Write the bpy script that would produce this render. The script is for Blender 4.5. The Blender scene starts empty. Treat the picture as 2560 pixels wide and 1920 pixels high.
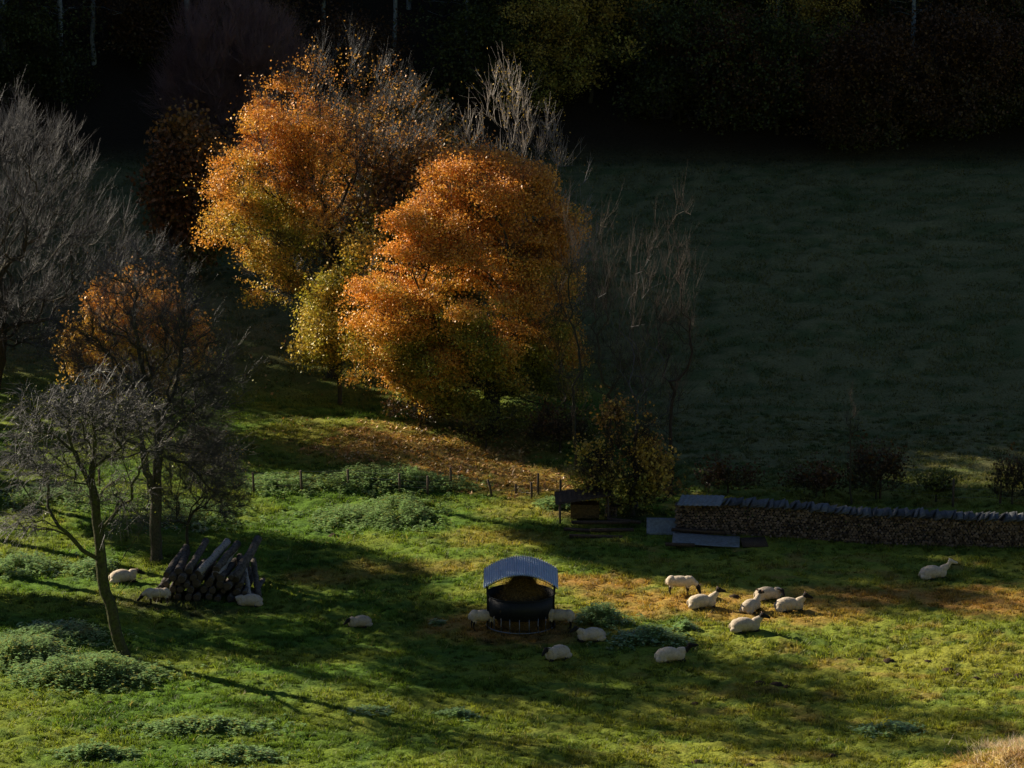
import bpy, bmesh, math, random
import numpy as np
from mathutils import Vector, Matrix, Quaternion

random.seed(7)
rng = np.random.default_rng(7)
sc = bpy.context.scene
COL = sc.collection
R = math.radians

# ------------------------------------------------------------------ camera, sky, sun, exposure
CAM_Z, PITCH, HFOV = 42.6, 12.6, 16.0
cd = bpy.data.cameras.new('camera'); cam = bpy.data.objects.new('camera', cd); COL.objects.link(cam)
cam.location = (0, 0, CAM_Z); cam.rotation_euler = (R(90 - PITCH), 0, 0)
cd.angle = R(HFOV); cd.clip_start = 1; cd.clip_end = 6000
sc.camera = cam

SUN_AZ, SUN_EL = 36.0, 24.0           # degrees towards the back from due left, and above the horizon
SKY, SUN, EXPO = 0.05, 5.0, 1.12
w = bpy.data.worlds.new('World'); sc.world = w; w.use_nodes = True
nt = w.node_tree; nt.nodes.clear()
sky = nt.nodes.new('ShaderNodeTexSky'); sky.sky_type = 'NISHITA'; sky.sun_disc = False
sky.air_density = .48; sky.dust_density = .2; sky.sun_elevation = R(SUN_EL); sky.sun_rotation = math.atan2(-math.cos(R(SUN_AZ)), math.sin(R(SUN_AZ)))
bg = nt.nodes.new('ShaderNodeBackground'); bg.inputs['Strength'].default_value = SKY
wo = nt.nodes.new('ShaderNodeOutputWorld')
nt.links.new(sky.outputs[0], bg.inputs[0]); nt.links.new(bg.outputs[0], wo.inputs[0])
ld = bpy.data.lights.new('sun', 'SUN'); ld.energy = SUN; ld.angle = R(0.5); ld.color = (1.0, 0.87, 0.68)
sun = bpy.data.objects.new('sun', ld); COL.objects.link(sun)
sun.rotation_euler = Vector((math.cos(R(SUN_AZ)) * math.cos(R(SUN_EL)), -math.sin(R(SUN_AZ)) * math.cos(R(SUN_EL)),
                             -math.sin(R(SUN_EL)))).to_track_quat('-Z', 'Y').to_euler()
sun.location = (-60, 120, 80)
sc.view_settings.view_transform = 'Standard'; sc.view_settings.look = 'None'
sc.view_settings.exposure = EXPO; sc.view_settings.gamma = 1
sc.render.engine = 'CYCLES'
cy = sc.cycles
cy.max_bounces = 5; cy.diffuse_bounces = 2; cy.glossy_bounces = 2; cy.transmission_bounces = 3; cy.transparent_max_bounces = 4
cy.caustics_reflective = False; cy.caustics_refractive = False
cy.use_denoising = True
cy.sample_clamp_indirect = 4

# ------------------------------------------------------------------ numeric helpers
F = 1280 / math.tan(R(HFOV / 2))
CP, SP = math.cos(R(PITCH)), math.sin(R(PITCH))
US = np.array([math.sin(R(SUN_AZ)), math.cos(R(SUN_AZ))])
UT = np.array([-math.cos(R(SUN_AZ)), math.sin(R(SUN_AZ))])

def hash2(ix, iy, seed):
    v = np.sin(ix * 127.1 + iy * 311.7 + seed * 74.7) * 43758.5453
    return v - np.floor(v)
def vn(x, y, seed=0):
    x = np.asarray(x, float); y = np.asarray(y, float)
    ix, iy = np.floor(x), np.floor(y); fx, fy = x - ix, y - iy
    fx = fx * fx * (3 - 2 * fx); fy = fy * fy * (3 - 2 * fy)
    a, b = hash2(ix, iy, seed), hash2(ix + 1, iy, seed)
    c, d = hash2(ix, iy + 1, seed), hash2(ix + 1, iy + 1, seed)
    return (a * (1 - fx) + b * fx) * (1 - fy) + (c * (1 - fx) + d * fx) * fy
def fbm(x, y, seed=0, o=4):
    s, a, t = 0, 0.5, 0
    for i in range(o):
        s = s + a * vn(np.asarray(x) * 2 ** i, np.asarray(y) * 2 ** i, seed + i * 13); t += a; a *= 0.5
    return s / t
def sm(v, a, b):
    v = np.clip((np.asarray(v, float) - a) / (b - a), 0, 1); return v * v * (3 - 2 * v)

def shade_ridge_h(s): return np.interp(s, [95, 110, 128, 136, 139, 143, 151.5, 154.5, 158, 170, 185, 300],
                                 [0, 4, 6, 8, 12, 20, 21, 40, 52, 60, 70, 82])  # profile of an added, unseen ridge, shaped by the shade it must cast
def hbase(x, y):
    x = np.asarray(x, float); y = np.asarray(y, float)
    z = np.where(y < 121, (121 - y) * 0.338, 0) + 1.2 * np.exp(-((y - 119) / 5.0) ** 2) * 0.0
    z = z + np.where(y > 183, (1 - np.exp(-(y - 183) / 8)) * (y - 183) * 0.087, 0)
    z = z + np.where(y > 237, np.minimum((y - 237) * 0.42, 60), 0)
    s, t = x * US[0] + y * US[1], x * UT[0] + y * UT[1]
    rd = shade_ridge_h(s) * sm(-x - (0.1405 * y + 3), 0, 22)
    z = np.maximum(z, rd)
    return z
def hgt(x, y):
    x = np.asarray(x, float); y = np.asarray(y, float)
    z = hbase(x, y)
    near = sm(y, 112, 124)
    z = z + near * (0.35 * (vn(x / 9, y / 9, 3) - .5) + 0.16 * (vn(x / 2.6, y / 2.6, 5) - .5))
    # grassy bank in the lower right corner, nearer the camera
    z = z + .9 * np.exp(-(((x - 19.5) / 3.6) ** 2 + ((y - 125.6) / 2.2) ** 2))
    return z
def hf(x, y): return float(hgt(x, y))

def ray(px, py):
    dx, dy = (px - 1280) / F, (960 - py) / F
    return np.array([dx, CP + dy * SP, -SP + dy * CP])
def at(px, py, dz=0.0):
    """ground point seen at photo pixel px, py"""
    r = ray(px, py); lo, hi = 100.0, 420.0
    t = 100.0
    while t < 500:
        p = np.array([0, 0, CAM_Z]) + r * t
        if p[2] - hf(p[0], p[1]) < 0: break
        t += 1.0
    lo, hi = t - 1.0, t
    for _ in range(16):
        m = (lo + hi) / 2; p = np.array([0, 0, CAM_Z]) + r * m
        if p[2] - hf(p[0], p[1]) < 0: hi = m
        else: lo = m
    p = np.array([0, 0, CAM_Z]) + r * hi
    return Vector((p[0], p[1], hf(p[0], p[1]) + dz))
def pt(px, py, y):
    r = ray(px, py); t = y / r[1]
    return np.array([r[0] * t, y, CAM_Z + r[2] * t])
def mpp(y): return y / F * 1.02       # metres per photo pixel at depth y

# ------------------------------------------------------------------ mesh helpers
def link(o, parent=None):
    COL.objects.link(o)
    if parent is not None: o.parent = parent
    return o
def tag(o, label=None, cat=None, group=None, kind=None):
    if label: o['label'] = label
    if cat: o['category'] = cat
    if group: o['group'] = group
    if kind: o['kind'] = kind
    return o
def mk(name, V, Fc, mat, col=None, parent=None, smooth=False, mats=None, mi=None):
    """V (n,3); Fc (m,k) array or list of such arrays; col (n,3) per vertex colour"""
    V = np.asarray(V, np.float32)
    if isinstance(Fc, np.ndarray): Fc = [Fc]
    me = bpy.data.meshes.new(name)
    me.vertices.add(len(V)); me.vertices.foreach_set('co', V.ravel())
    li = np.concatenate([f.ravel() for f in Fc]).astype(np.int32)
    tot = np.concatenate([np.full(len(f), f.shape[1]) for f in Fc]).astype(np.int32)
    st = np.concatenate([[0], np.cumsum(tot)[:-1]]).astype(np.int32)
    me.loops.add(len(li)); me.loops.foreach_set('vertex_index', li)
    me.polygons.add(len(tot)); me.polygons.foreach_set('loop_start', st)
    if col is not None:
        a = me.color_attributes.new('tint', 'FLOAT_COLOR', 'POINT')
        c = np.ones((len(V), 4), np.float32); c[:, :3] = col
        a.data.foreach_set('color', c.ravel())
    for m_ in (mats or [mat]): me.materials.append(m_)
    if mi is not None: me.polygons.foreach_set('material_index', np.asarray(mi, np.int32))
    if smooth: me.polygons.foreach_set('use_smooth', np.ones(len(tot), bool))
    me.update(calc_edges=True); me.validate()
    o = bpy.data.objects.new(name, me)
    return link(o, parent)
def empty(name, loc, rz=0.0):
    o = bpy.data.objects.new(name, None); o.empty_display_size = .3
    o.location = loc; o.rotation_euler = (0, 0, rz); COL.objects.link(o); return o
def dup(o, loc=None, rz=None, scale=None, label=None):
    c = o.copy(); COL.objects.link(c)
    if loc is not None: c.location = loc
    if rz is not None: c.rotation_euler = (0, 0, rz)
    if scale is not None: c.scale = scale
    if label: c['label'] = label
    for ch in o.children:
        k = ch.copy(); COL.objects.link(k); k.parent = c
    return c

class MB:
    """collects simple shapes into one mesh"""
    def __init__(s): s.v = []; s.f = []; s.n = 0
    def add(s, v, f):
        s.v.append(np.asarray(v, float)); s.f.append(np.asarray(f, int) + s.n); s.n += len(v)
    def box(s, c, size, M=None):
        x, y, z = [k / 2 for k in size]
        v = np.array([[a * x, b * y, d * z] for a in (-1, 1) for b in (-1, 1) for d in (-1, 1)])
        if M is not None: v = v @ np.array(M.to_3x3()).T
        v = v + np.array(c)
        s.add(v, [[0, 1, 3, 2], [4, 6, 7, 5], [0, 4, 5, 1], [2, 3, 7, 6], [0, 2, 6, 4], [1, 5, 7, 3]])
    def tube(s, P, r, n=8, cap=True, rough=0.0):
        P = np.asarray(P, float); m = len(P); r = np.broadcast_to(np.asarray(r, float), (m,))
        T = np.gradient(P, axis=0); T /= np.linalg.norm(T, axis=1)[:, None] + 1e-9
        ref = np.array([0.31, 0.2, 0.93]) if abs((P[-1] - P[0])[2]) < .8 * np.linalg.norm(P[-1] - P[0]) else np.array([0.9, 0.3, 0.1])
        A = np.cross(T, ref); A /= np.linalg.norm(A, axis=1)[:, None] + 1e-9
        B = np.cross(T, A)
        th = np.arange(n) * 2 * math.pi / n
        rr = r[:, None] * (1 + rough * (rng.random((m, n)) - .5))
        V = P[:, None, :] + (A[:, None, :] * np.cos(th)[None, :, None] + B[:, None, :] * np.sin(th)[None, :, None]) * rr[:, :, None]
        V = V.reshape(-1, 3)
        i = np.arange(m - 1)[:, None] * n; j = np.arange(n)[None, :]; k = (j + 1) % n
        q = np.stack([i + j, i + k, i + n + k, i + n + j], -1).reshape(-1, 4)
        if cap:
            V = np.vstack([V, P[0], P[-1]]); c0, c1 = m * n, m * n + 1
            jj = np.arange(n); kk = (jj + 1) % n
            q = np.vstack([q, np.stack([np.full(n, c0), kk, jj, jj], -1), np.stack([np.full(n, c1), (m - 1) * n + jj, (m - 1) * n + kk, (m - 1) * n + kk], -1)])
        s.add(V, q)
    def build(s, name, mat, parent=None, smooth=False, col=None):
        V = np.vstack(s.v); f = np.vstack(s.f)
        tri = f[:, 2] == f[:, 3]
        Fc = []
        if (~tri).any(): Fc.append(f[~tri])
        if tri.any(): Fc.append(f[tri][:, :3])
        return mk(name, V, Fc, mat, col=col, parent=parent, smooth=smooth)

# ------------------------------------------------------------------ materials
def mat(name, base=(.5, .5, .5), rough=.8, metal=0, var=0.0, scale=5.0, bump=0.0, bscale=None, attr=False, trans=0.0, spec=0.3,
        tone=(1, 1, 1), detail=4, col2=None, island=0.0, ramp=(.3, .7), stretch=None):
    m = bpy.data.materials.new(name); m.use_nodes = True; n = m.node_tree; n.nodes.clear(); L = n.links.new
    out = n.nodes.new('ShaderNodeOutputMaterial'); p = n.nodes.new('ShaderNodeBsdfPrincipled')
    p.inputs['Roughness'].default_value = rough; p.inputs['Metallic'].default_value = metal
    p.inputs['Specular IOR Level'].default_value = spec
    tc = n.nodes.new('ShaderNodeTexCoord'); src = tc.outputs['Object']
    if stretch:
        mp = n.nodes.new('ShaderNodeMapping'); mp.inputs['Scale'].default_value = stretch; L(src, mp.inputs[0]); src = mp.outputs[0]
    if attr:
        a = n.nodes.new('ShaderNodeAttribute'); a.attribute_name = 'tint'; c = a.outputs['Color']
    else:
        g = n.nodes.new('ShaderNodeRGB'); g.outputs[0].default_value = (*base, 1); c = g.outputs[0]
    if var or col2:
        no = n.nodes.new('ShaderNodeTexNoise'); no.inputs['Scale'].default_value = scale; no.inputs['Detail'].default_value = detail
        no.inputs['Roughness'].default_value = .65
        L(src, no.inputs['Vector'])
        if col2:
            rp = n.nodes.new('ShaderNodeMapRange'); rp.inputs[1].default_value = ramp[0]; rp.inputs[2].default_value = ramp[1]
            L(no.outputs['Fac'], rp.inputs[0])
            mx = n.nodes.new('ShaderNodeMix'); mx.data_type = 'RGBA'; L(rp.outputs[0], mx.inputs[0]); L(c, mx.inputs[6])
            mx.inputs[7].default_value = (*col2, 1); c = mx.outputs[2]
        if var:
            rp = n.nodes.new('ShaderNodeMapRange'); rp.inputs[1].default_value = .25; rp.inputs[2].default_value = .75
            rp.inputs[3].default_value = 1 - var; rp.inputs[4].default_value = 1 + var
            no2 = n.nodes.new('ShaderNodeTexNoise'); no2.inputs['Scale'].default_value = scale * 2.7; no2.inputs['Detail'].default_value = 3
            L(src, no2.inputs['Vector']); L(no2.outputs['Fac'], rp.inputs[0])
            vm = n.nodes.new('ShaderNodeVectorMath'); vm.operation = 'SCALE'; L(c, vm.inputs[0]); L(rp.outputs[0], vm.inputs['Scale']); c = vm.outputs[0]
    if island:
        ge = n.nodes.new('ShaderNodeNewGeometry'); oi = n.nodes.new('ShaderNodeObjectInfo'); ad = n.nodes.new('ShaderNodeMath'); ad.operation = 'ADD'
        L(ge.outputs['Random Per Island'], ad.inputs[0]); L(oi.outputs['Random'], ad.inputs[1])
        fr = n.nodes.new('ShaderNodeMath'); fr.operation = 'FRACT'; L(ad.outputs[0], fr.inputs[0])
        rr = n.nodes.new('ShaderNodeMapRange'); rr.inputs[3].default_value = 1 - island; rr.inputs[4].default_value = 1 + island; L(fr.outputs[0], rr.inputs[0])
        vv = n.nodes.new('ShaderNodeVectorMath'); vv.operation = 'SCALE'; L(c, vv.inputs[0]); L(rr.outputs[0], vv.inputs['Scale']); c = vv.outputs[0]
    L(c, p.inputs['Base Color'])
    if bump:
        nb = n.nodes.new('ShaderNodeTexNoise'); nb.inputs['Scale'].default_value = bscale or scale * 2; nb.inputs['Detail'].default_value = 4
        L(src, nb.inputs['Vector'])
        b = n.nodes.new('ShaderNodeBump'); b.inputs['Strength'].default_value = 1; b.inputs['Distance'].default_value = bump
        L(nb.outputs['Fac'], b.inputs['Height']); L(b.outputs[0], p.inputs['Normal'])
    sh = p.outputs[0]
    if trans:
        t = n.nodes.new('ShaderNodeBsdfTranslucent')
        vm = n.nodes.new('ShaderNodeVectorMath'); vm.operation = 'MULTIPLY'; L(c, vm.inputs[0]); vm.inputs[1].default_value = tone
        L(vm.outputs[0], t.inputs[0])
        ms = n.nodes.new('ShaderNodeMixShader'); ms.inputs[0].default_value = trans; L(sh, ms.inputs[1]); L(t.outputs[0], ms.inputs[2]); sh = ms.outputs[0]
    L(sh, out.inputs[0])
    return m

M_ground = mat('ground_turf', attr=True, rough=.95, var=.35, scale=3.0, bump=.05, bscale=9, spec=.05)
M_grass = mat('grass_blades', attr=True, rough=.6, trans=.45, tone=(1.15, 1.1, .6), spec=.25)
M_leaf = mat('autumn_leaves', attr=True, rough=.5, trans=.22, tone=(1.1, 1.1, .75), spec=.3)
M_nettle = mat('nettle_leaves', attr=True, rough=.32, trans=.3, tone=(1.2, 1.2, .5), spec=.7)
M_bark = mat('bark', (.085, .065, .05), .9, var=.5, scale=6, bump=.03, col2=(.05, .06, .03), spec=.15)
M_mossy = mat('mossy_bark', (.06, .05, .04), .9, var=.5, scale=4, bump=.03, col2=(.07, .085, .02), spec=.1)
M_twig = mat('twigs_grey', (.075, .077, .082), .6, var=.3, scale=2, spec=.3)
M_twigdk = mat('twigs_brown', (.045, .034, .028), .8, var=.3, scale=2, spec=.2)
M_twigred = mat('twigs_reddish', (.24, .15, .13), .8, var=.3, scale=1.5, spec=.2)
M_twigmid = mat('twigs_dark_grey', (.055, .055, .057), .55, var=.4, scale=1.5, spec=.4)
M_twigpale = mat('twigs_pale', (.34, .30, .26), .6, var=.2, scale=2, spec=.35)
M_trunkpale = mat('pale_forest_bark', (.26, .30, .27), .9, var=.5, scale=1.5, bump=.02, spec=.1)
M_wool = mat('wool', (.54, .46, .355), .95, island=.13, var=.14, scale=9, bump=.018, bscale=38, spec=.05, col2=(.36, .28, .20), ramp=(.48, .8))
M_black = mat('dark_face_hair', (.018, .016, .015), .8, var=.3, scale=12, spec=.2)
M_whiteface = mat('white_face_hair', (.55, .5, .43), .9, var=.15, scale=10, spec=.1)
M_ear = mat('ear_skin', (.16, .10, .075), .8, var=.2, scale=10, trans=.2, spec=.1)
M_steel = mat('galvanised_sheet', (.55, .64, .72), .4, metal=.25, var=.12, scale=2.2, spec=.5, col2=(.42, .50, .57), ramp=(.45, .8))
M_steel_old = mat('weathered_sheet', (.19, .22, .235), .55, metal=.3, var=.3, scale=2.5, col2=(.14, .15, .14), ramp=(.4, .8))
M_dark = mat('black_steel', (.016, .018, .02), .6, metal=.3, var=.3, scale=4)
M_bar = mat('steel_bar', (.16, .17, .18), .5, metal=.6, var=.3, scale=5)
M_hay = mat('hay', attr=True, rough=.9, trans=.2, spec=.1)
M_haybulk = mat('hay_bulk', (.12, .08, .035), .95, var=.4, scale=6, bump=.06, bscale=14, spec=.05)
M_cut = mat('cut_wood', (.14, .11, .095), .85, island=.65, var=.35, scale=8, col2=(.12, .08, .055), ramp=(.4, .7), spec=.1)
M_logbark = mat('log_bark', (.115, .10, .09), .9, var=.45, scale=5, bump=.02, bscale=14, col2=(.06, .055, .045), ramp=(.45, .6), spec=.15)
M_cutdark = mat('dark_cut_end', (.09, .07, .05), .9, var=.4, scale=6, spec=.1)  # darker than the cut faces of the firewood
M_birch = mat('pale_log_bark', (.32, .30, .28), .8, var=.3, scale=4, bump=.01, col2=(.07, .055, .045), ramp=(.55, .62), stretch=(1.2, 1.2, 3.5), spec=.2)
M_slate = mat('roof_slate', (.058, .062, .058), .55, island=.75, var=.4, scale=3, bump=.006, spec=.35, col2=(.07, .075, .08))
M_post = mat('fence_post_wood', (.11, .085, .065), .9, var=.4, scale=8, bump=.01, spec=.1)
M_plank = mat('old_timber', (.075, .055, .04), .9, var=.5, scale=5, bump=.01, spec=.1)

# ------------------------------------------------------------------ ground colours (what grows or lies there)
G1 = np.array([.085, .160, .020]); G2 = np.array([.215, .235, .035]); G3 = np.array([.05, .105, .024])
STRAW = np.array([.36, .20, .055]); SOIL = np.array([.05, .035, .022]); LEAFC = np.array([.36, .235, .06])
def blob(x, y, px, py, rx, ry, n=0.55, seed=1):
    c = at(px, py); d = np.sqrt(((x - c.x) / rx) ** 2 + ((y - c.y) / ry) ** 2)
    return sm(1.15 - d + n * (fbm(x * .9, y * .9, seed) - .5) * 2, 0, .8)
def masks(x, y):
    straw = np.zeros_like(x)
    for (px, py, rx, ry, k) in ((1290, 1560, 4.2, 3.2, .9), (1470, 1455, 4.0, 1.6, .8), (1700, 1500, 4.6, 2.6, .75), (1950, 1525, 5.0, 2.6, .65), (2290, 1490, 5.2, 1.9, .95),
                                (2500, 1510, 4.5, 2.6, .9), (1050, 1420, 4.5, 2.0, .4), (800, 1445, 2.0, 1.5, .45), (2080, 1480, 3, 1.4, .6), (2490, 1915, 2.6, 1.8, .6),
                                (1240, 1345, 3.5, 2.5, .35)):
        straw = np.maximum(straw, k * blob(x, y, px, py, rx, ry, seed=31))
    leaf = np.zeros_like(x)
    for (px, py, rx, ry, k) in ((980, 1105, 4.6, 5.0, 1), (1180, 1160, 4.6, 5.0, 1), (1330, 1200, 4.0, 4.0, .9), (800, 1090, 5, 6, .25), (1260, 1080, 6, 5, .5), (1330, 1270, 3, 3, .3),
                                (800, 900, 7, 9, .2)):
        leaf = np.maximum(leaf, k * blob(x, y, px, py, rx, ry, seed=37))
    soil = np.zeros_like(x)
    for (px, py, rx, ry, k) in ((1300, 1585, 2.6, 1.9, .85), (370, 1510, 3.2, 2.2, .7), (520, 1530, 3.0, 1.3, .6), (1290, 1080, 5, 5, .5), (1550, 1290, 3.5, 2, .6)):
        soil = np.maximum(soil, k * blob(x, y, px, py, rx, ry, seed=41))
    return straw, leaf, soil
_mg = {}
def gcolor(x, y):
    x = np.asarray(x, float); y = np.asarray(y, float)
    a = sm(fbm(x / 3.2, y / 2.2, 11), .3, .72) * .55 + sm((x + 6) / 26 + (150 - y) / 70, 0, 1) * .65
    c = G1[None] * (1 - a[:, None]) + G2[None] * a[:, None]
    b = sm(fbm(x * .9, y * 1.4, 17), .5, .72)[:, None] * .6
    c = c * (1 - b) + G3[None] * b
    d = (sm(fbm(x * .8, y * 1.1, 23), .55, .8) * sm(x, -8, 14) * .6)[:, None]
    c = c * (1 - d) + np.array([.25, .16, .05])[None] * d
    s, l, so = masks(x, y)
    for m_, k in ((so, SOIL), (s, STRAW), (l, LEAFC)):
        m_ = np.clip(m_ * (.55 + .9 * fbm(x * 2.2, y * 2.6, 51)), 0, 1)[:, None]
        c = c * (1 - m_) + k[None] * m_
    far = sm(y + sm(x, 4, 9) * 22, 184, 196)[:, None]        # far meadow in its own duller colour, reaching nearer on the right
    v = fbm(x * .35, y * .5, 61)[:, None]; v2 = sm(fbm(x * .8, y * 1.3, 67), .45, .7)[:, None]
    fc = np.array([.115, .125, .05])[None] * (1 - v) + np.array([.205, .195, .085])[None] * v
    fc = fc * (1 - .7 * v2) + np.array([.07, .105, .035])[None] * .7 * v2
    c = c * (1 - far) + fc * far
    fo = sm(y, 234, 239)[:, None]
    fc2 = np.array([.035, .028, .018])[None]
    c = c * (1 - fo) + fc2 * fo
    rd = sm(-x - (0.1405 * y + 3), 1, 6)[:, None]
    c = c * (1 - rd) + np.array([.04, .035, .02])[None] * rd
    return c

def build_ground():
    xs = np.concatenate([-np.geomspace(900, 42, 26), np.arange(-41, -26, .8), np.arange(-26, 26, .17), np.arange(26, 41, .8), np.geomspace(42, 900, 26)])
    ys = np.concatenate([-np.geomspace(400, 1, 10), np.linspace(4, 117, 40), np.arange(119, 186, .17), np.arange(186, 262, .5), np.geomspace(263, 1500, 34)])
    X, Y = np.meshgrid(xs, ys); x, y = X.ravel(), Y.ravel()
    z = hgt(x, y)
    near = sm(y, 118, 122) * (1 - sm(y, 184, 188)) * (1 - sm(np.abs(x), 26, 30))
    z = z + near * (.13 * (fbm(x * 1.9, y * 1.7, 71, 3) - .5) + .13 * (vn(x * 4.4, y * 3.8, 77) - .5))
    fr = sm(y, 184, 190) * (1 - sm(y, 232, 238)) * (1 - sm(np.abs(x), 36, 40))
    z = z + fr * .40 * (fbm(x * 1.1, y * 1.0, 73, 3) - .5)
    nx, ny = len(xs), len(ys)
    i = np.arange(ny - 1)[:, None] * nx; j = np.arange(nx - 1)[None]
    q = np.stack([i + j, i + j + 1, i + nx + j + 1, i + nx + j], -1).reshape(-1, 4)
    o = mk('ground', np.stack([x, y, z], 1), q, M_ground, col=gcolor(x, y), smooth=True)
    tag(o, kind='structure')
build_ground()

def blades(n, x, y, z, hgt_, wid, col, lean=.5, dirb=None):
    """n single-triangle blades (with a bent tip) -> V, F, C"""
    th = rng.random(n) * 2 * math.pi
    w_ = np.stack([np.cos(th), np.sin(th), np.zeros(n)], 1) * (wid / 2)[:, None]
    ln = np.stack([rng.normal(0, lean, n), rng.normal(0, lean, n), np.ones(n)], 1) * hgt_[:, None]
    b = np.stack([x, y, z], 1)
    V = np.stack([b - w_, b + w_, b + ln], 1).reshape(-1, 3)
    Fc = np.arange(n * 3).reshape(-1, 3)
    return V, Fc, np.repeat(col, 3, 0)

def build_grass():
    n0 = 620000
    y = 123 + (rng.random(n0) ** 1.15) * 62; x = (rng.random(n0) * 2 - 1) * (0.1405 * y + 1.5)
    dens = .55 * fbm(x * 1.2, y * 1.1, 81) + .45 * vn(x * 3.6, y * 3.1, 83)
    s, l, so = masks(x, y)
    keep = (rng.random(n0) < np.clip(.12 + 1.9 * (dens - .32), .06, 1) * (1 - .5 * np.maximum(l, so))) 
    x, y, dens = x[keep], y[keep], dens[keep]; n = len(x)
    h = (.035 + .10 * rng.random(n) ** 1.6) * (.45 + 1.6 * sm(dens, .4, .72))
    c = gcolor(x, y) * (.5 + 1.15 * rng.random(n))[:, None]
    pale = rng.random(n) < .05
    c[pale] = np.array([.36, .31, .13])
    V, Fc, C = blades(n, x, y, hgt(x, y) - .02, h, .03 + .03 * rng.random(n), c, .55)
    o = mk('grass', V, Fc, M_grass, col=C)
    tag(o, 'short green grass of the sheep pasture', 'grass', kind='stuff')
    # far meadow, duller and coarser
    n = 120000
    y = 184 + rng.random(n) * 54; x = (rng.random(n) * 2 - 1) * (0.1405 * y + 2)
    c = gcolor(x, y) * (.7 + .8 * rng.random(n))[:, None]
    V, Fc, C = blades(n, x, y, hgt(x, y) - .04, .08 + .12 * rng.random(n), .06 + .05 * rng.random(n), c, .6)
    tag(mk('meadow_grass', V, Fc, M_grass, col=C), 'dull shaded grass of the far sloping meadow', 'grass', kind='stuff')
    # dry bank, lower right
    n = 26000
    x = 20.3 + rng.normal(0, 1.5, n); y = 126.2 + rng.normal(0, 1.2, n)
    k = (y > 122) & (fbm(x * 1.1, y * 1.1, 91) > .36); x, y = x[k], y[k]; n = len(x)
    c = np.where(fbm(x * 2, y * 2, 7)[:, None] + .25 * rng.random((n, 1)) < .62, np.array([[.74, .62, .55]]), np.array([[.48, .32, .20]])) * (.7 + .6 * rng.random(n))[:, None]
    V, Fc, C = blades(n, x, y, hgt(x, y) - .03, (.10 + .26 * rng.random(n)) * (.5 + vn(x * 1.5, y * 1.5, 4)), .02 + .02 * rng.random(n), c, .8)
    tag(mk('dry_grass', V, Fc, M_grass, col=C), 'tall pinkish dry grass on the bank at the lower right', 'dry grass', kind='stuff')
build_grass()

# tussocks: darker, coarser tufts standing out of the sward
n0 = 34000
y = 123 + rng.random(n0) ** 1.15 * 60; x = (rng.random(n0) * 2 - 1) * (0.1405 * y + 1.5)
k = rng.random(n0) < np.clip(2.0 * (fbm(x * .7, y * .7, 97) - .22), .1, 1); x, y = x[k], y[k]
m_ = 20; n = len(x) * m_; sz = np.repeat(.5 + rng.random(len(x)), m_); cc = np.repeat(.5 + 1.2 * rng.random(len(x)), m_)
hu = np.repeat(rng.random(len(x)), m_)[:, None]
x = np.repeat(x, m_) + rng.normal(0, .075, n) * sz; y = np.repeat(y, m_) + rng.normal(0, .05, n) * sz
c = (gcolor(x, y) * (1 - .5 * hu) + np.array([.06, .11, .03]) * .5 * hu) * (cc * (.7 + .6 * rng.random(n)))[:, None]
V, Fc, C = blades(n, x, y, hgt(x, y) - .02, (.06 + .09 * rng.random(n)) * sz, .03 + .03 * rng.random(n), c, .5)
tag(mk('tussock_grass', V, Fc, M_grass, col=C), 'coarse darker grass tufts dotting the pasture', 'grass', kind='stuff')
# molehills
mh = [(1900, 1708, .26), (1940, 1712, .3), (1968, 1717, .18), (2222, 1652, .26), (2372, 1677, .3), (2400, 1688, .22), (2497, 1690, .3), (2440, 1697, .2), (2548, 1690, .25),
      (2155, 1648, .2), (1835, 1492, .26), (1740, 1760, .2), (275, 1760, .3), (835, 1340, .28), (2080, 1890, .22), (1875, 1915, .25), (1745, 1905, .24), (2320, 1655, .2)]
def molehill(px, py, r, label):
    r *= .78
    c = at(px, py); n_ = 14; V = [(0, 0, r * .42)]; Fc_ = []
    for j in range(1, 5):
        for i in range(n_):
            a = i * 2 * math.pi / n_; rr = r * j / 4 * (1 + .25 * (random.random() - .5)); V.append((rr * math.cos(a) * 1.25, rr * math.sin(a), r * .42 * math.cos(j / 4 * 1.5) ** 1.2 + random.uniform(-.02, .02) * (j < 4) - (.03 if j == 4 else 0)))
    for i in range(n_): Fc_.append([0, 1 + i, 1 + (i + 1) % n_])
    T_ = np.array(Fc_); Q_ = np.array([[1 + (j - 1) * n_ + i, 1 + j * n_ + i, 1 + j * n_ + (i + 1) % n_, 1 + (j - 1) * n_ + (i + 1) % n_] for j in range(1, 4) for i in range(n_)])
    o = mk('molehill', np.array(V), [T_, Q_], M_soil); o.location = (c.x, c.y, c.z + .02); tag(o, label, 'molehill', 'small molehills in the pasture')
M_soil = mat('crumbly_soil', (.05, .036, .025), .95, var=.5, scale=14, bump=.03, bscale=25, spec=.05)
for i_, (px, py, r) in enumerate(mh): molehill(px, py, r, 'small dark molehill in the bright right part of the pasture' if px > 2100 else ('small dark molehill in the left half of the pasture' if px < 1000 else 'small dark molehill in the middle of the pasture'))

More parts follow.
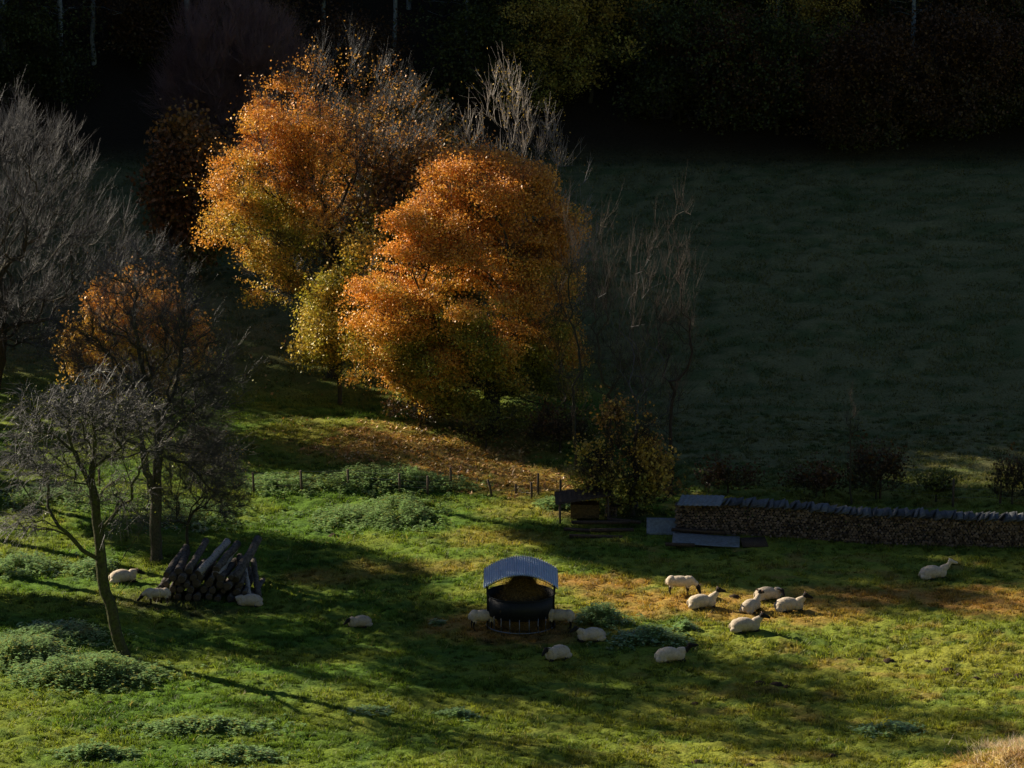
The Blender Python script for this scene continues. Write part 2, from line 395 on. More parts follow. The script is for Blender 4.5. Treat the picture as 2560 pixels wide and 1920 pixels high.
def litter(name, label, cat, x, y, size, aspect, cols, mat_, lift=.03, tilt=.35):
    n = len(x)
    th = rng.random(n) * 2 * math.pi
    u = np.stack([np.cos(th), np.sin(th), rng.normal(0, tilt, n)], 1); v = np.stack([-np.sin(th), np.cos(th), rng.normal(0, tilt, n)], 1)
    L_ = (size * (.6 + .8 * rng.random(n)))[:, None]
    p = np.stack([x, y, hgt(x, y) + lift + .05 * rng.random(n)], 1)
    V = np.stack([p - u * L_, p - v * L_ * aspect, p + u * L_, p + v * L_ * aspect], 1).reshape(-1, 3)
    c = cols[rng.integers(0, len(cols), n)] * (.7 + .6 * rng.random(n))[:, None]
    o = mk(name, V, np.arange(4 * n).reshape(-1, 4), mat_, col=np.repeat(c, 4, 0))
    return tag(o, label, cat, kind='stuff')
n = 90000
y = 166 + rng.random(n) * 32; x = -17 + rng.random(n) * 26
_, lm, _ = masks(x, y); k = rng.random(n) < lm ** 2 * .42; x, y = x[k], y[k]
litter('fallen_leaves', 'orange and tan fallen leaves lying beside the two autumn maples', 'fallen leaves', x, y, .075, .8,
       np.array([[.60, .33, .09], [.5, .24, .07], [.66, .46, .2], [.46, .34, .09], [.3, .17, .06]]), M_leaf, .03, .5)
n = 60000
y = 124 + rng.random(n) * 42; x = -12 + rng.random(n) * 36
smk, _, _ = masks(x, y); k = rng.random(n) < (smk ** 2 * .8 + .006); x, y = x[k], y[k]
litter('straw', 'loose straw trodden into the grass round the feeder', 'straw', x, y, .11, .07,
       np.array([[.55, .32, .09], [.42, .22, .06], [.62, .42, .16], [.34, .18, .06]]), M_hay, .03, .35)

# ------------------------------------------------------------------ vegetation engine
def twig_mesh(S, D, L_, r, bend, seg=3):
    """N curved three sided twigs"""
    N = len(S)
    t = np.linspace(0, 1, seg + 1)
    P = S[:, None] + D[:, None] * (L_[:, None, None] * t[None, :, None]) + bend[:, None] * (t[None, :, None] ** 2) * L_[:, None, None]
    rr = r[:, None] * (1 - .72 * t[None])
    ref = np.tile(np.array([.3, .8, .5]), (N, 1)); A = np.cross(D, ref); A /= np.linalg.norm(A, axis=1)[:, None] + 1e-9; B = np.cross(D, A)
    V = np.empty((N, seg + 1, 3, 3))
    for k in range(3):
        a = k * 2 * math.pi / 3
        V[:, :, k] = P + (A * math.cos(a) + B * math.sin(a))[:, None] * rr[:, :, None]
    base = np.arange(N)[:, None, None] * (3 * (seg + 1)); i = np.arange(seg)[None, :, None] * 3; j = np.arange(3)[None, None]; k = (j + 1) % 3
    q = np.stack([base + i + j, base + i + k, base + i + 3 + k, base + i + 3 + j], -1).reshape(-1, 4)
    return V.reshape(-1, 3), q, P
def unit(v): return v / (np.linalg.norm(v, axis=-1, keepdims=True) + 1e-9)

class Skel:
    def __init__(s): s.p = []; s.par = []; s.len = []
    def add(s, p, par):
        s.p.append(np.asarray(p, float)); s.par.append(par)
        s.len.append(0 if par < 0 else s.len[par] + np.linalg.norm(s.p[-1] - s.p[par])); return len(s.p) - 1
    def path(s, pts, par=-1, step=.45, wob=.04):
        pts = [np.asarray(q, float) for q in pts]
        if par < 0: par = s.add(pts[0], -1); ids = [par]
        else: ids = [par]
        for a, b in zip([s.p[par]] + pts[1:-1] if True else 0, pts[1:]):
            n = max(1, int(np.linalg.norm(b - a) / step))
            for k in range(1, n + 1):
                q = a + (b - a) * k / n + rng.normal(0, wob, 3) * (k < n); par = s.add(q, par); ids.append(par)
        return ids
    def attract(s, A, alpha=.35, arc=.18, step=.5, minlen=0, up=.5, wob=.05):
        root = s.p[0]
        A = A[np.argsort(np.linalg.norm(A - np.array(s.p).mean(0), axis=1))]
        tips = []
        arr = np.zeros((60000, 3)); ln = np.zeros(60000); m = len(s.p); arr[:m] = s.p; ln[:m] = s.len
        for a in A:
            d = np.linalg.norm(arr[:m] - a, axis=1)
            cost = d + alpha * ln[:m] + 3 * up * np.clip(arr[:m, 2] - a[2], 0, None) + np.where(ln[:m] < minlen, 50, 0)
            j = int(np.argmin(cost)); p0 = arr[j]; D = np.linalg.norm(a - p0)
            if D < .12: tips.append(j); continue
            n = max(1, int(D / step)); par = j
            pd = p0 - s.p[s.par[j]] if s.par[j] >= 0 else np.array([0, 0, 1.])
            ctrl = p0 + (a - p0) * .45 + unit(pd) * D * arc + np.array([0, 0, D * arc * up])
            for k in range(1, n + 1):
                t = k / n
                q = p0 * (1 - t) ** 2 + 2 * t * (1 - t) * ctrl + a * t * t + rng.normal(0, wob, 3) * (k < n)
                par = s.add(q, par); arr[m] = q; ln[m] = s.len[-1]; m += 1
            tips.append(par)
        return tips
    def mesh(s, rb, rt, sides=(7, 3), mb=None):
        n = len(s.p); ch = [[] for _ in range(n)]
        for i, q in enumerate(s.par):
            if q >= 0: ch[q].append(i)
        cnt = np.zeros(n)
        for i in range(n - 1, -1, -1):
            if not ch[i]: cnt[i] = 1
            if s.par[i] >= 0: cnt[s.par[i]] += cnt[i]
        pw = math.log(max(cnt[0], 2)) / math.log(rb / rt)
        r = rt * cnt ** (1 / pw)
        # trunk tapers with height too
        mb = mb or MB()
        stack = [(0, -1)]
        while stack:
            i, q = stack.pop(); chain = [q, i] if q >= 0 else [i]
            c = i
            while ch[c]:
                k = max(ch[c], key=lambda z: cnt[z])
                for o_ in ch[c]:
                    if o_ != k: stack.append((o_, c))
                chain.append(k); c = k
            if len(chain) < 2: continue
            P = np.array([s.p[k] for k in chain]); rr = r[chain].copy()
            if q >= 0: rr[0] = rr[1]
            if q < 0:
                rr[0] *= 1.25
            mb.tube(P, rr, sides[0] if rr.max() > .05 else sides[1], cap=False)
        return mb

def lobes3(lobes, y0):
    out = []
    for l in lobes:
        px, py, r = l[0], l[1], l[2]; ry = l[3] if len(l) > 3 and l[3] else r; dy = l[4] if len(l) > 4 else 0
        c = pt(px, py, y0 + dy); m_ = mpp(y0 + dy)
        out.append((c, np.array([r * m_, (r + ry) / 2 * m_, ry * m_])))
    return out
def sample_lobes(L3, n, shell=5.0):
    w_ = np.array([l[1].prod() for l in L3]) ** .8; w_ /= w_.sum()
    k = rng.choice(len(L3), n, p=w_)
    d = unit(rng.normal(0, 1, (n, 3))); r = rng.random(n) ** (1 / shell)
    C = np.array([l[0] for l in L3])[k]; Rd = np.array([l[1] for l in L3])[k]
    f = .78 + .5 * fbm(d[:, 0] * 2.6 + k * 7.3, d[:, 2] * 2.6 + d[:, 1] * 1.7, 19, 3)
    return C + d * Rd * (r * f)[:, None]
def leaves_mesh(P, size, cols, up=.3):
    n = len(P); nrm = unit(rng.normal(0, 1, (n, 3)) + np.array([0, 0, up])); ref = unit(rng.normal(0, 1, (n, 3)))
    u = unit(np.cross(nrm, ref)); v = np.cross(nrm, u); L_ = (size * (.6 + .8 * rng.random(n)))[:, None]
    V = np.stack([P - u * L_, P - v * L_ * .75 + nrm * L_ * .2, P + u * L_, P + v * L_ * .75 + nrm * L_ * .2], 1).reshape(-1, 3)
    return V, np.arange(4 * n).reshape(-1, 4), np.repeat(cols, 4, 0)

def tree(name, label, cat, base, lobes, n_att, trunk_pts=None, rb=.25, rt=.012, leaves=0, lsize=.09, colf=None, lprob=None, twigs=6, tl=(.4, 1.0), tr=.008,
         up=.5, droop=0.0, group=None, bark=None, twigm=None, shell=5.0, limbs=(), alpha=.35, arc=.18, lspread=.35, y0=None, clump=.0, csize=1.0, upk=.5):
    y0 = y0 or base.y
    L3 = lobes3(lobes, y0)
    A = sample_lobes(L3, n_att, shell)
    A = A[A[:, 2] > base.z + .5]
    s = Skel(); b = np.array(base)
    cen = sum(l[0] * l[1].prod() for l in L3) / sum(l[1].prod() for l in L3)
    if trunk_pts is None:
        top = b + (cen - b) * .55; top[2] = b[2] + (cen[2] - b[2]) * .6
        trunk = [b - [0, 0, .3], b + (top - b) * .5 + rng.normal(0, .12, 3), top]
    else: trunk = [b - [0, 0, .3]] + [np.asarray(q) for q in trunk_pts]
    ids = s.path(trunk)
    for lm_ in limbs:
        arr = np.array(s.p); j = int(np.argmin(np.linalg.norm(arr - lm_[0], axis=1))); s.path([s.p[j]] + list(lm_[1:]), par=j, step=.3)
    tl0 = s.len[ids[-1]]
    tips = s.attract(A, alpha=alpha, arc=arc, minlen=tl0 * .45, up=upk)
    root = empty(name, base); tag(root, label, cat, group)
    inv = -np.array(base)
    mb = s.mesh(rb, rt); mb.v = [v + inv for v in mb.v]
    mb.build('trunk', bark or M_bark, root, smooth=True)
    T = np.array([s.p[k] for k in tips]); PT = np.array([s.p[max(s.par[k], 0)] for k in tips])
    if twigs:
        k = np.repeat(np.arange(len(T)), twigs); n = len(k)
        ax = unit(T - PT); f = rng.random((n, 1))
        S = PT[k] + (T - PT)[k] * f
        out = unit(T[k] - cen)
        D = unit(ax[k] * .6 + out * .35 + rng.normal(0, .5, (n, 3)) + np.array([0, 0, up]))
        Ln = tl[0] + (tl[1] - tl[0]) * rng.random(n)
        bend = np.tile(np.array([0, 0, .25 - droop]), (n, 1)) + rng.normal(0, .12, (n, 3))
        V, q, P = twig_mesh(S, D, Ln, tr * (.7 + .6 * rng.random(n)), bend)
        k2 = rng.integers(0, n, n); ff = rng.integers(1, 3, n)     # side shoots
        S2 = P[k2, ff]; D2 = unit(D[k2] + rng.normal(0, .6, (n, 3)))
        V2, q2, P2 = twig_mesh(S2, D2, Ln[k2] * .5, tr * .6 * np.ones(n), bend[k2], seg=2)
        mk('twigs', np.vstack([V, V2]) + inv, np.vstack([q, q2 + len(V)]), twigm or M_twig, parent=root)
        LP = np.concatenate([P[:, 1:].reshape(-1, 3), P2[:, 1:].reshape(-1, 3)])
    else: LP = T
    if leaves:
        nc = int(leaves * clump)
        Q = np.vstack([LP[rng.integers(0, len(LP), leaves - nc)] + np.clip(rng.normal(0, lspread * .5, (leaves - nc, 3)), -lspread, lspread),
                       T[rng.integers(0, len(T), nc)] + np.clip(rng.normal(0, 1, (nc, 3)), -1.8, 1.8) * np.array([.36, .36, .22]) * csize])
        if lprob is not None: Q = Q[rng.random(len(Q)) < lprob(Q)]
        V, q, C = leaves_mesh(Q, lsize, colf(Q))
        mk('foliage', V + inv, q, M_leaf, col=C, parent=root)
    return root

def pxof(Q):
    """photo pixel of world points (used to place colour changes that belong to the foliage)"""
    r = Q - np.array([0, 0, CAM_Z]); dep = r[:, 1] * CP - r[:, 2] * SP; upv = r[:, 1] * SP + r[:, 2] * CP
    return 1280 + r[:, 0] / dep * F, 960 - upv / dep * F
OR = np.array([.82, .42, .085]); RU = np.array([.70, .29, .07]); YE = np.array([.82, .56, .11]); YG = np.array([.34, .34, .055]); GR = np.array([.14, .17, .035]); BR = np.array([.20, .10, .035])
def mixcol(Q, stops, noise=.5, seed=5, bright=(.6, 1.35)):
    """stops: list of colours by height fraction 0..1, jittered by noise in clumps"""
    z = Q[:, 2]; f = (z - z.min()) / (np.ptp(z) + 1e-6)
    f = f + noise * (fbm(Q[:, 0] * .7 + Q[:, 1] * .3, z * .7, seed) - .5) * 1.6 + rng.normal(0, .10, len(z))
    f = np.clip(f, 0, .999) * (len(stops) - 1); i = f.astype(int); t = (f - i)[:, None]; S = np.array(stops)
    c = S[i] * (1 - t) + S[np.minimum(i + 1, len(stops) - 1)] * t
    return c * (bright[0] + (bright[1] - bright[0]) * rng.random(len(z)))[:, None]

# ---- the two big maples and their neighbours
b1 = at(835, 940)
tree('maple_tree', 'largest autumn maple, orange leaves thinning to bare grey twigs at its top', 'tree', b1,
     [(870, 270, 165, 170), (720, 330, 130), (625, 450, 105), (615, 570, 95), (720, 560, 130), (690, 690, 90, 80), (900, 470, 200, 200), (1010, 360, 120, 140), (860, 650, 170, 120), (1000, 560, 130, 150), (760, 730, 70, 50)],
     820, rb=.42, leaves=260000, clump=.8, csize=1.2, lsize=.058, colf=lambda Q: mixcol(Q, [YG, YE * .9, OR, OR, RU, OR], .8, 5),
     lprob=lambda Q: np.clip(1.1 - 1.1 * sm(pxof(Q)[0] + 60 * np.sin(pxof(Q)[1] / 90), 690, 880), .07, 1) * np.clip((fbm(Q[:, 0] * .55 + Q[:, 1] * .4, Q[:, 2] * 1.1, 8) - .41) / .07, .05, 1),
     twigs=9, tl=(.5, 1.3), tr=.010, up=.55, shell=4, group='autumn maples in the middle of the picture', lspread=.55)
b2 = at(1235, 1085)
tree('maple_tree', 'round topped autumn maple, rust red above, yellow green below, nearer than the largest', 'tree', b2,
     [(1205, 520, 160, 150), (1320, 560, 115, 130), (1080, 590, 105, 110), (1000, 730, 110, 110), (955, 850, 85, 90), (1180, 750, 190, 180), (1340, 760, 110, 150), (1090, 920, 115, 75), (1230, 940, 120, 80), (1370, 920, 90, 100), (940, 930, 60, 50), (1300, 1010, 130, 50), (1130, 990, 90, 40)],
     760, rb=.40, leaves=330000, clump=.86, csize=1.25, lsize=.058, colf=lambda Q: mixcol(Q, [YG * .8, YG, YE * .8, OR, OR, RU, OR, RU], .7, 9),
     lprob=lambda Q: np.clip((fbm(Q[:, 0] * .5 + Q[:, 1] * .5, Q[:, 2] * 1.25, 3) - .41) / .07, .05, 1),
     twigs=7, tl=(.35, .8), tr=.009, up=.4, shell=5, group='autumn maples in the middle of the picture', lspread=.5)
tree('young_tree', 'small yellow green tree squeezed between the two big maples', 'tree', at(850, 1010),
     [(815, 810, 65, 85), (855, 735, 55), (790, 880, 50, 45), (905, 650, 45, 50), (845, 860, 55)], 330, rb=.12, leaves=15000, lsize=.075,
     colf=lambda Q: mixcol(Q, [YG, YE * .8, YG * 1.3, YE], .9, 4), twigs=6, tl=(.4, .9), tr=.007, up=.5, lspread=.5)
tree('autumn_tree', 'orange leaved tree glowing behind the bare trees at the left', 'tree', at(340, 1075),
     [(340, 785, 110, 95), (240, 860, 85, 80), (440, 860, 75, 85), (345, 900, 120, 85), (205, 910, 45, 40)], 420, rb=.16, leaves=30000, clump=.5, lsize=.08,
     colf=lambda Q: mixcol(Q, [BR, YE * .8, OR, OR], .8, 14), twigs=6, tl=(.4, .9), tr=.007, lspread=.5,
     lprob=lambda Q: np.where(fbm(Q[:, 0] * .8, Q[:, 2] * .9, 8) > .38, .9, .2))
tree('ash_tree', 'bare pale twigged ash rising behind the round topped maple', 'tree', at(1290, 950),
     [(1270, 260, 55, 90), (1340, 330, 70, 80), (1185, 330, 60, 60), (1260, 420, 120, 110), (1400, 400, 45, 50), (1440, 620, 60, 170), (1300, 600, 130, 150)], 300, rb=.2,
     twigs=4, tl=(.5, 1.5), tr=.014, up=1.0, twigm=M_twigpale, bark=M_twig, shell=3, arc=.25, upk=.9, leaves=1500, lsize=.05, colf=lambda Q: mixcol(Q, [BR * 1.5, YE * .7]))
for x_, y_, lb_ in ((-3.8, 190, 'dark autumn tree added for its shade, hidden close behind the round topped maple'), (-7, 198, 'dark autumn tree added for its shade, hidden behind the gap between the two maples')):
    cpx, cpy = pxof(np.array([[x_, y_, 8.]])); cpx, cpy = cpx[0], cpy[0]  # two hidden trees added to shade the right meadow and the nearer maple
    tree('autumn_tree', lb_, 'tree', Vector((x_, y_, hf(x_, y_))), [(cpx, cpy, 190, 175), (cpx - 20, cpy + 80, 170, 140)] + ([(cpx + 20, cpy - 180, 150, 130)] if y_ > 195 else [(cpx - 30, cpy - 100, 120, 110)]), 350, rb=.2, twigs=5, tl=(.4, 1.0), leaves=26000, lsize=.12,
         colf=lambda Q: mixcol(Q, [BR, YG * .6, BR * 1.4]), lspread=.8, twigm=M_twigdk)
# slim bare trees behind the wood store
bt = [(1590, 1275, [(1620, 640, 60, 130), (1560, 760, 80, 190), (1620, 960, 90, 180)]), (1680, 1240, [(1700, 570, 40, 80), (1690, 740, 65, 160), (1670, 950, 80, 170)]),
      (1530, 1215, [(1520, 640, 50, 120), (1480, 760, 70, 170), (1540, 960, 80, 160)]), (1440, 1180, [(1430, 600, 45, 130), (1420, 800, 80, 170), (1430, 980, 80, 120)])]
lbl = ['slender bare tree with pale forked stem rising from the leafy shrub', 'bare tree with pale upright tips, rightmost of the slender trees behind the woodpile',
       'thin bare tree with dark ivy clad stem behind the shrub', 'brown twiggy bare tree against the right side of the round topped maple']
for k, (px, py, lb) in enumerate(bt):
    tree('slender_tree', lbl[k], 'tree', at(px, py), lb, 120, rb=.085, rt=.008, twigs=4, tl=(.5, 1.5), tr=.008, up=1.1, shell=2.2, arc=.22, upk=.9,
         twigm=M_twigdk, bark=(M_twig, M_twigdk, M_bark, M_bark)[k], group='slender bare trees behind the wood store',
         leaves=0)
tree('leafy_shrub', 'yellow brown leafy shrub growing over the left end of the woodpile', 'shrub', at(1585, 1290),
     [(1560, 1190, 80, 80), (1490, 1190, 45, 50), (1635, 1210, 60, 60), (1535, 1075, 32, 55), (1595, 1110, 42, 50)], 360, rb=.09, leaves=13000, lsize=.07,
     colf=lambda Q: mixcol(Q, [YG * .7, YE * .8, BR * 1.3, OR * .9], .9, 21), twigs=7, tl=(.4, .9), tr=.008, lspread=.45, twigm=M_twigdk,
     lprob=lambda Q: np.where(fbm(Q[:, 0] * 1.3, Q[:, 2] * 1.2, 8) > .46, .9, .12))

# ---- left bare trees
y5 = 188.0
tree('bare_tree', 'broad bare tree at the left edge with sunlit grey twigs', 'tree', Vector((-27.5, y5, hf(-27.5, y5))),
     [(-40, 420, 190, 200), (90, 440, 140, 160), (60, 640, 190, 170), (230, 580, 110, 110), (330, 650, 90, 70), (-60, 760, 150, 140), (130, 800, 140, 110)], 1000, rb=.38,
     twigs=7, tl=(.5, 1.5), tr=.010, up=.4, shell=3.2, arc=.2, twigm=M_twig, group='bare trees on the left')
b7 = at(392, 1400)
tree('bare_tree', 'tall dark bare tree with two upright stems behind the log pile', 'tree', b7,
     [(340, 740, 150, 130), (200, 860, 110, 90), (450, 820, 85, 110), (350, 960, 170, 120), (530, 960, 85, 130), (250, 1080, 120, 90), (480, 1120, 120, 100), (560, 1180, 70, 90)], 1150,
     trunk_pts=[pt(388, 1300, b7.y), pt(392, 1180, b7.y), pt(398, 1040, b7.y), pt(350, 900, b7.y), pt(335, 760, b7.y)], rb=.27,
     limbs=[(pt(388, 1260, b7.y), pt(365, 1180, b7.y - .5), pt(348, 1060, b7.y - .6), pt(300, 960, b7.y - .4)), (pt(395, 1060, b7.y), pt(440, 960, b7.y + .5), pt(460, 840, b7.y + .8))],
     twigs=12, tl=(.4, 1.4), tr=.0068, up=.25, droop=.3, shell=2.2, twigm=M_twigmid, bark=M_bark, group='bare trees on the left', leaves=2600, lsize=.04,
     colf=lambda Q: mixcol(Q, [GR, YG, BR]))
b6 = at(316, 1645)
D6 = b6.y
tree('old_fruit_tree', 'leaning old fruit tree with mossy low branch beside the nettles', 'tree', b6,
     [(150, 1010, 130, 70), (250, 1000, 110, 90), (330, 1080, 100, 100), (90, 1120, 90, 100), (60, 1290, 60, 60), (180, 1180, 90, 90), (310, 1240, 70, 90)], 520,
     trunk_pts=[pt(285, 1560, D6), pt(262, 1480, D6), pt(252, 1400, D6), pt(240, 1300, D6), pt(228, 1200, D6), pt(238, 1090, D6), pt(225, 1010, D6)], rb=.24,
     limbs=[(pt(278, 1545, D6), pt(300, 1480, D6 - .3), pt(335, 1448, D6 - .5), pt(385, 1438, D6 - .6), pt(400, 1500, D6 - .7)),
            (pt(250, 1420, D6), pt(205, 1375, D6 - .2), pt(165, 1330, D6 - .4), pt(110, 1300, D6 - .6), pt(50, 1310, D6 - .6)),
            (pt(232, 1230, D6), pt(190, 1130, D6 + .3), pt(120, 1080, D6 + .5), pt(50, 1100, D6 + .6)),
            (pt(240, 1100, D6), pt(300, 1150, D6 + .2), pt(350, 1200, D6 + .4), pt(340, 1290, D6 + .4)),
            (pt(255, 1440, D6), pt(290, 1420, D6 + .3), pt(350, 1330, D6 + .5), pt(370, 1280, D6 + .5))],
     twigs=7, tl=(.3, 1.2), tr=.0095, up=.1, droop=.6, shell=2.2, twigm=M_twigmid, bark=M_mossy, group='bare trees on the left', leaves=900, lsize=.035, colf=lambda Q: mixcol(Q, [GR, YG]))
tree('bare_shrub', 'fine twigged bare shrub with tiny yellowish leaves above the log pile', 'shrub', at(470, 1360),
     [(470, 1130, 70, 60), (540, 1180, 70, 70), (470, 1230, 80, 70), (400, 1270, 60, 60), (580, 1260, 50, 50)], 330, rb=.07, twigs=12, tl=(.3, .9), tr=.007, up=.3, droop=.3,
     leaves=1600, lsize=.035, colf=lambda Q: mixcol(Q, [YG * 1.3, YE]), twigm=M_twig, bark=M_bark)
for X_, Y_, z0, z1, r_, lb_ in ((-28.9, 162.6, 12, 27, 3.5, 'tall unseen tree added for shade just beyond the left edge, nearest the log pile'), (-30.1, 154.2, 4, 9, 2.4, 'small unseen tree casting shade from just beyond the left edge, level with the sheep'),
                               (-34.9, 193.5, 22, 31, 4.6, 'tallest unseen tree added for shade beyond the left edge'), (-36.4, 188, 21, 30, 4.2, 'second tallest unseen tree added for shade beyond the left edge'), (-34.9, 207, 30, 36, 3.5, 'slim very tall unseen tree added for shade beyond the left edge'), (-30.5, 170, 7, 14, 3.4, 'leafy unseen tree added for shade beyond the left edge behind the fence line'), (-29.6, 158.5, 8, 20, 3.4, 'leafy unseen tree added for shade beyond the left edge beside the pasture')):
    root_b = Vector((X_, Y_, hf(X_, Y_)))  # unseen trees, placed and sized for the shade they throw into view
    cpx, cpy = pxof(np.array([[X_, Y_, (z0 + z1) / 2]])); cpx, cpy = cpx[0], cpy[0]; k_ = mpp(Y_)
    tree('unseen_shade_tree', lb_, 'tree', root_b, [(cpx, cpy, r_ / k_, (z1 - z0) / 2 / k_), (cpx - 60, cpy + 60, r_ * .8 / k_, (z1 - z0) / 3 / k_)], 360, rb=.25, rt=.012, twigs=7, tl=(.4, 1.4), tr=.013,
         leaves=42000 if z0 > 20 else (24000 if Y_ > 155 else 12000), lsize=.10, colf=lambda Q: mixcol(Q, [BR, BR * 1.5]), lprob=lambda Q: np.where(fbm(Q[:, 0] * .7, Q[:, 2] * .7, 8) > (.1 if z0 > 20 else .42), .9, .1), group='unseen trees placed for shade beyond the left edge')
# ---- dim trees behind
tree('autumn_tree', 'dull brown green autumn tree standing in the shade left of the largest maple', 'tree', at(480, 700),
     [(470, 420, 80, 100), (520, 530, 80, 100), (430, 500, 60, 80), (480, 610, 80, 60)], 380, rb=.2, leaves=16000, lsize=.13, colf=lambda Q: mixcol(Q, [GR * 1.3, BR * 1.2, BR * 1.4, OR * .4]), twigs=6, tl=(.5, 1.2), tr=.012, lspread=.7, twigm=M_twigdk)
tree('bare_tree', 'rounded bare tree with dim reddish brown twigs at the foot of the forest', 'tree', at(560, 520),
     [(560, 150, 130, 150), (480, 240, 90, 110), (660, 160, 100, 130), (560, 300, 110, 90)], 700, rb=.25, twigs=16, tl=(.7, 1.8), tr=.013, up=.9, shell=3, twigm=M_twigred, bark=M_bark)

# ---- dark bushes behind the woodpile
def bush(px, py, rw, rh, label, n=6000, cols=(GR * .5, BR * .5, BR * .6), name='bush', ls=.07, lobes=None):
    b = at(px, py)
    return tree(name, label, 'bush', b, lobes or [(px, py - rh, rw, rh), (px - rw * .5, py - rh * .7, rw * .6, rh * .7), (px + rw * .5, py - rh * .8, rw * .6, rh * .7)], 110, rb=.05, rt=.008,
                trunk_pts=[np.array(b) + [0, 0, .4]], twigs=8, tl=(.3, .9), tr=.008, leaves=int(n * .25), lsize=ls, colf=lambda Q: mixcol(Q, list(cols), .8), twigm=M_twigdk, lspread=.4, group='dark bushes behind the woodpile', up=.8)
bush(2190, 1250, 65, 62, 'tallest dark brown bush behind the woodpile, beside the thin sapling')
bush(2530, 1262, 45, 50, 'dark bush with brown leaves behind the far right end of the woodpile', 1600)
bush(1820, 1235, 80, 20, 'low dark bramble behind the left half of the woodpile', 4500)
bush(2040, 1245, 70, 22, 'low dark bramble just left of the thin sapling', 4500)
bush(2340, 1255, 60, 20, 'lowest dark bramble near the post behind the woodpile', 3500, cols=(GR, YG * .6))
bush(1400, 1130, 70, 50, 'dark undergrowth bush at the foot of the round topped maple', 6000)
bush(1215, 1120, 45, 25, 'small green bush at the edge of the leaf strewn strip', 2500, cols=(GR, YG * .7))
bush(1050, 1070, 80, 35, 'dark bush under the left side of the round topped maple', 4000)
sp = at(2128, 1262)
tree('sapling', 'single thin sapling standing behind the woodpile', 'sapling', sp, [(2128, 1080, 22, 90)], 26, rb=.045, rt=.01, twigs=3, tl=(.3, .7), tr=.007,
     trunk_pts=[pt(2126, 1150, sp.y), pt(2128, 1020, sp.y)], twigm=M_twigdk, up=1)

# ------------------------------------------------------------------ forest
def forest_proto(kind, seed):
    global rng
    rng = np.random.default_rng(seed)
    root = empty('forest_tree', (0, 0, 0)); s = Skel()
    H = 17
    s.path([np.array([0, 0, -.5]), np.array([.1, 0, 5.]), np.array([-.1, .1, 11.]), np.array([.1, 0, H])], wob=.05, step=1.0)
    if kind == 'bare':
        A = np.stack([rng.normal(0, 1.7, 150), rng.normal(0, 1.7, 150), 5 + rng.random(150) * 14], 1)
        tw, lv, rb = 9, 0, .17
    elif kind == 'gold':
        A = np.stack([rng.normal(0, 2.0, 260), rng.normal(0, 2.0, 260), 1.5 + rng.random(260) * 13], 1); tw, lv, rb = 4, 26000, .16
    else:
        A = np.stack([rng.normal(0, 2.0, 220), rng.normal(0, 1.6, 220), .6 + rng.random(220) ** 1.3 * 6], 1); tw, lv, rb = 6, 20000, .12
        s = Skel(); s.path([np.array([0, 0, -.4]), np.array([.2, 0, 2.]), np.array([0, .1, 4.5])], step=.6)
    tips = s.attract(A, alpha=.25, arc=.15, up=.8, minlen=.8)
    s.mesh(rb, .012).build('trunk', M_trunkpale if kind == 'bare' else M_bark, root, smooth=True)
    T = np.array([s.p[k] for k in tips]); k = np.repeat(np.arange(len(T)), tw); n = len(k)
    D = unit(rng.normal(0, .5, (n, 3)) + np.array([0, 0, .9])); V, q, P = twig_mesh(T[k], D, .6 + 1.0 * rng.random(n), np.full(n, .014), rng.normal(0, .2, (n, 3)))
    mk('twigs', V, q, M_twigdk, parent=root)
    if lv:
        Q = P[:, 1:].reshape(-1, 3); Q = Q[rng.integers(0, len(Q), lv)] + rng.normal(0, .35, (lv, 3))
        Q = Q[(fbm(Q[:, 0] * .6 + Q[:, 1] * .4, Q[:, 2] * .7, seed) > .40)]
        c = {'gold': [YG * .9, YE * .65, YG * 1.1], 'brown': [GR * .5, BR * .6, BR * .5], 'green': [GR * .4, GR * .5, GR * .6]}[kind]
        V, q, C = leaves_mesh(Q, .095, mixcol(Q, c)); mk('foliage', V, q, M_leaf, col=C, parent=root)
    return root
protos = [('bare', forest_proto('bare', 1)), ('bare', forest_proto('bare', 2)), ('gold', forest_proto('gold', 3)), ('brown', forest_proto('brown', 4)), ('green', forest_proto('green', 5))]
FL = {'bare': 'slim leafless forest tree with straight pale trunk on the dark hillside', 'gold': 'dim golden leaved tree inside the dark forest',
      'brown': 'low brown leaved tree along the dark forest edge', 'green': 'low dark green leaved tree along the forest edge'}
frs = random.Random(3)
spots = []
for x0, y0_ in ((-30.4, 244), (-28.5, 247), (-25, 249), (-34, 243), (-22, 246), (-8, 247), (-3, 245), (3, 250), (-13, 250), (9, 247), (14, 250), (18, 246), (22, 249), (27, 245), (32, 248), (36, 246), (-38, 247)):
    spots.append((x0, y0_, 'bare'))
for k in range(26): spots.append((-38 + k * 3.05 + frs.uniform(-1, 1), frs.uniform(252, 264), 'bare'))
for x0, y0_, sc_ in ((5.2, 243, 1.0), (2.2, 241, .72), (9.0, 252, 1.1), (16, 249, .9), (21, 246, .7), (27.5, 251, .8)): spots.append((x0, y0_, 'gold', sc_))
for x0 in (-33, -12, -2, 11.5, 14.5, 18, 21.5, 25, 29, 33, 36.5): spots.append((x0 + frs.uniform(-.5, .5), frs.uniform(238, 242), frs.choice(('brown', 'brown', 'green'))))
for x0 in (-36, -26, -16, -2, 3, 12, 17, 22, 27, 32, 37): spots.append((x0 + frs.uniform(-1, 1), frs.uniform(246, 250), frs.choice(('brown', 'green'))))
used = set()
special = {0: 'leftmost pale straight trunk standing out in the dark forest', 1: 'second pale straight trunk from the left in the dark forest',
           43: 'brightest golden tree at the forest edge above the bare ash', 44: 'shorter golden tree at the forest edge, just left of the brightest one'}
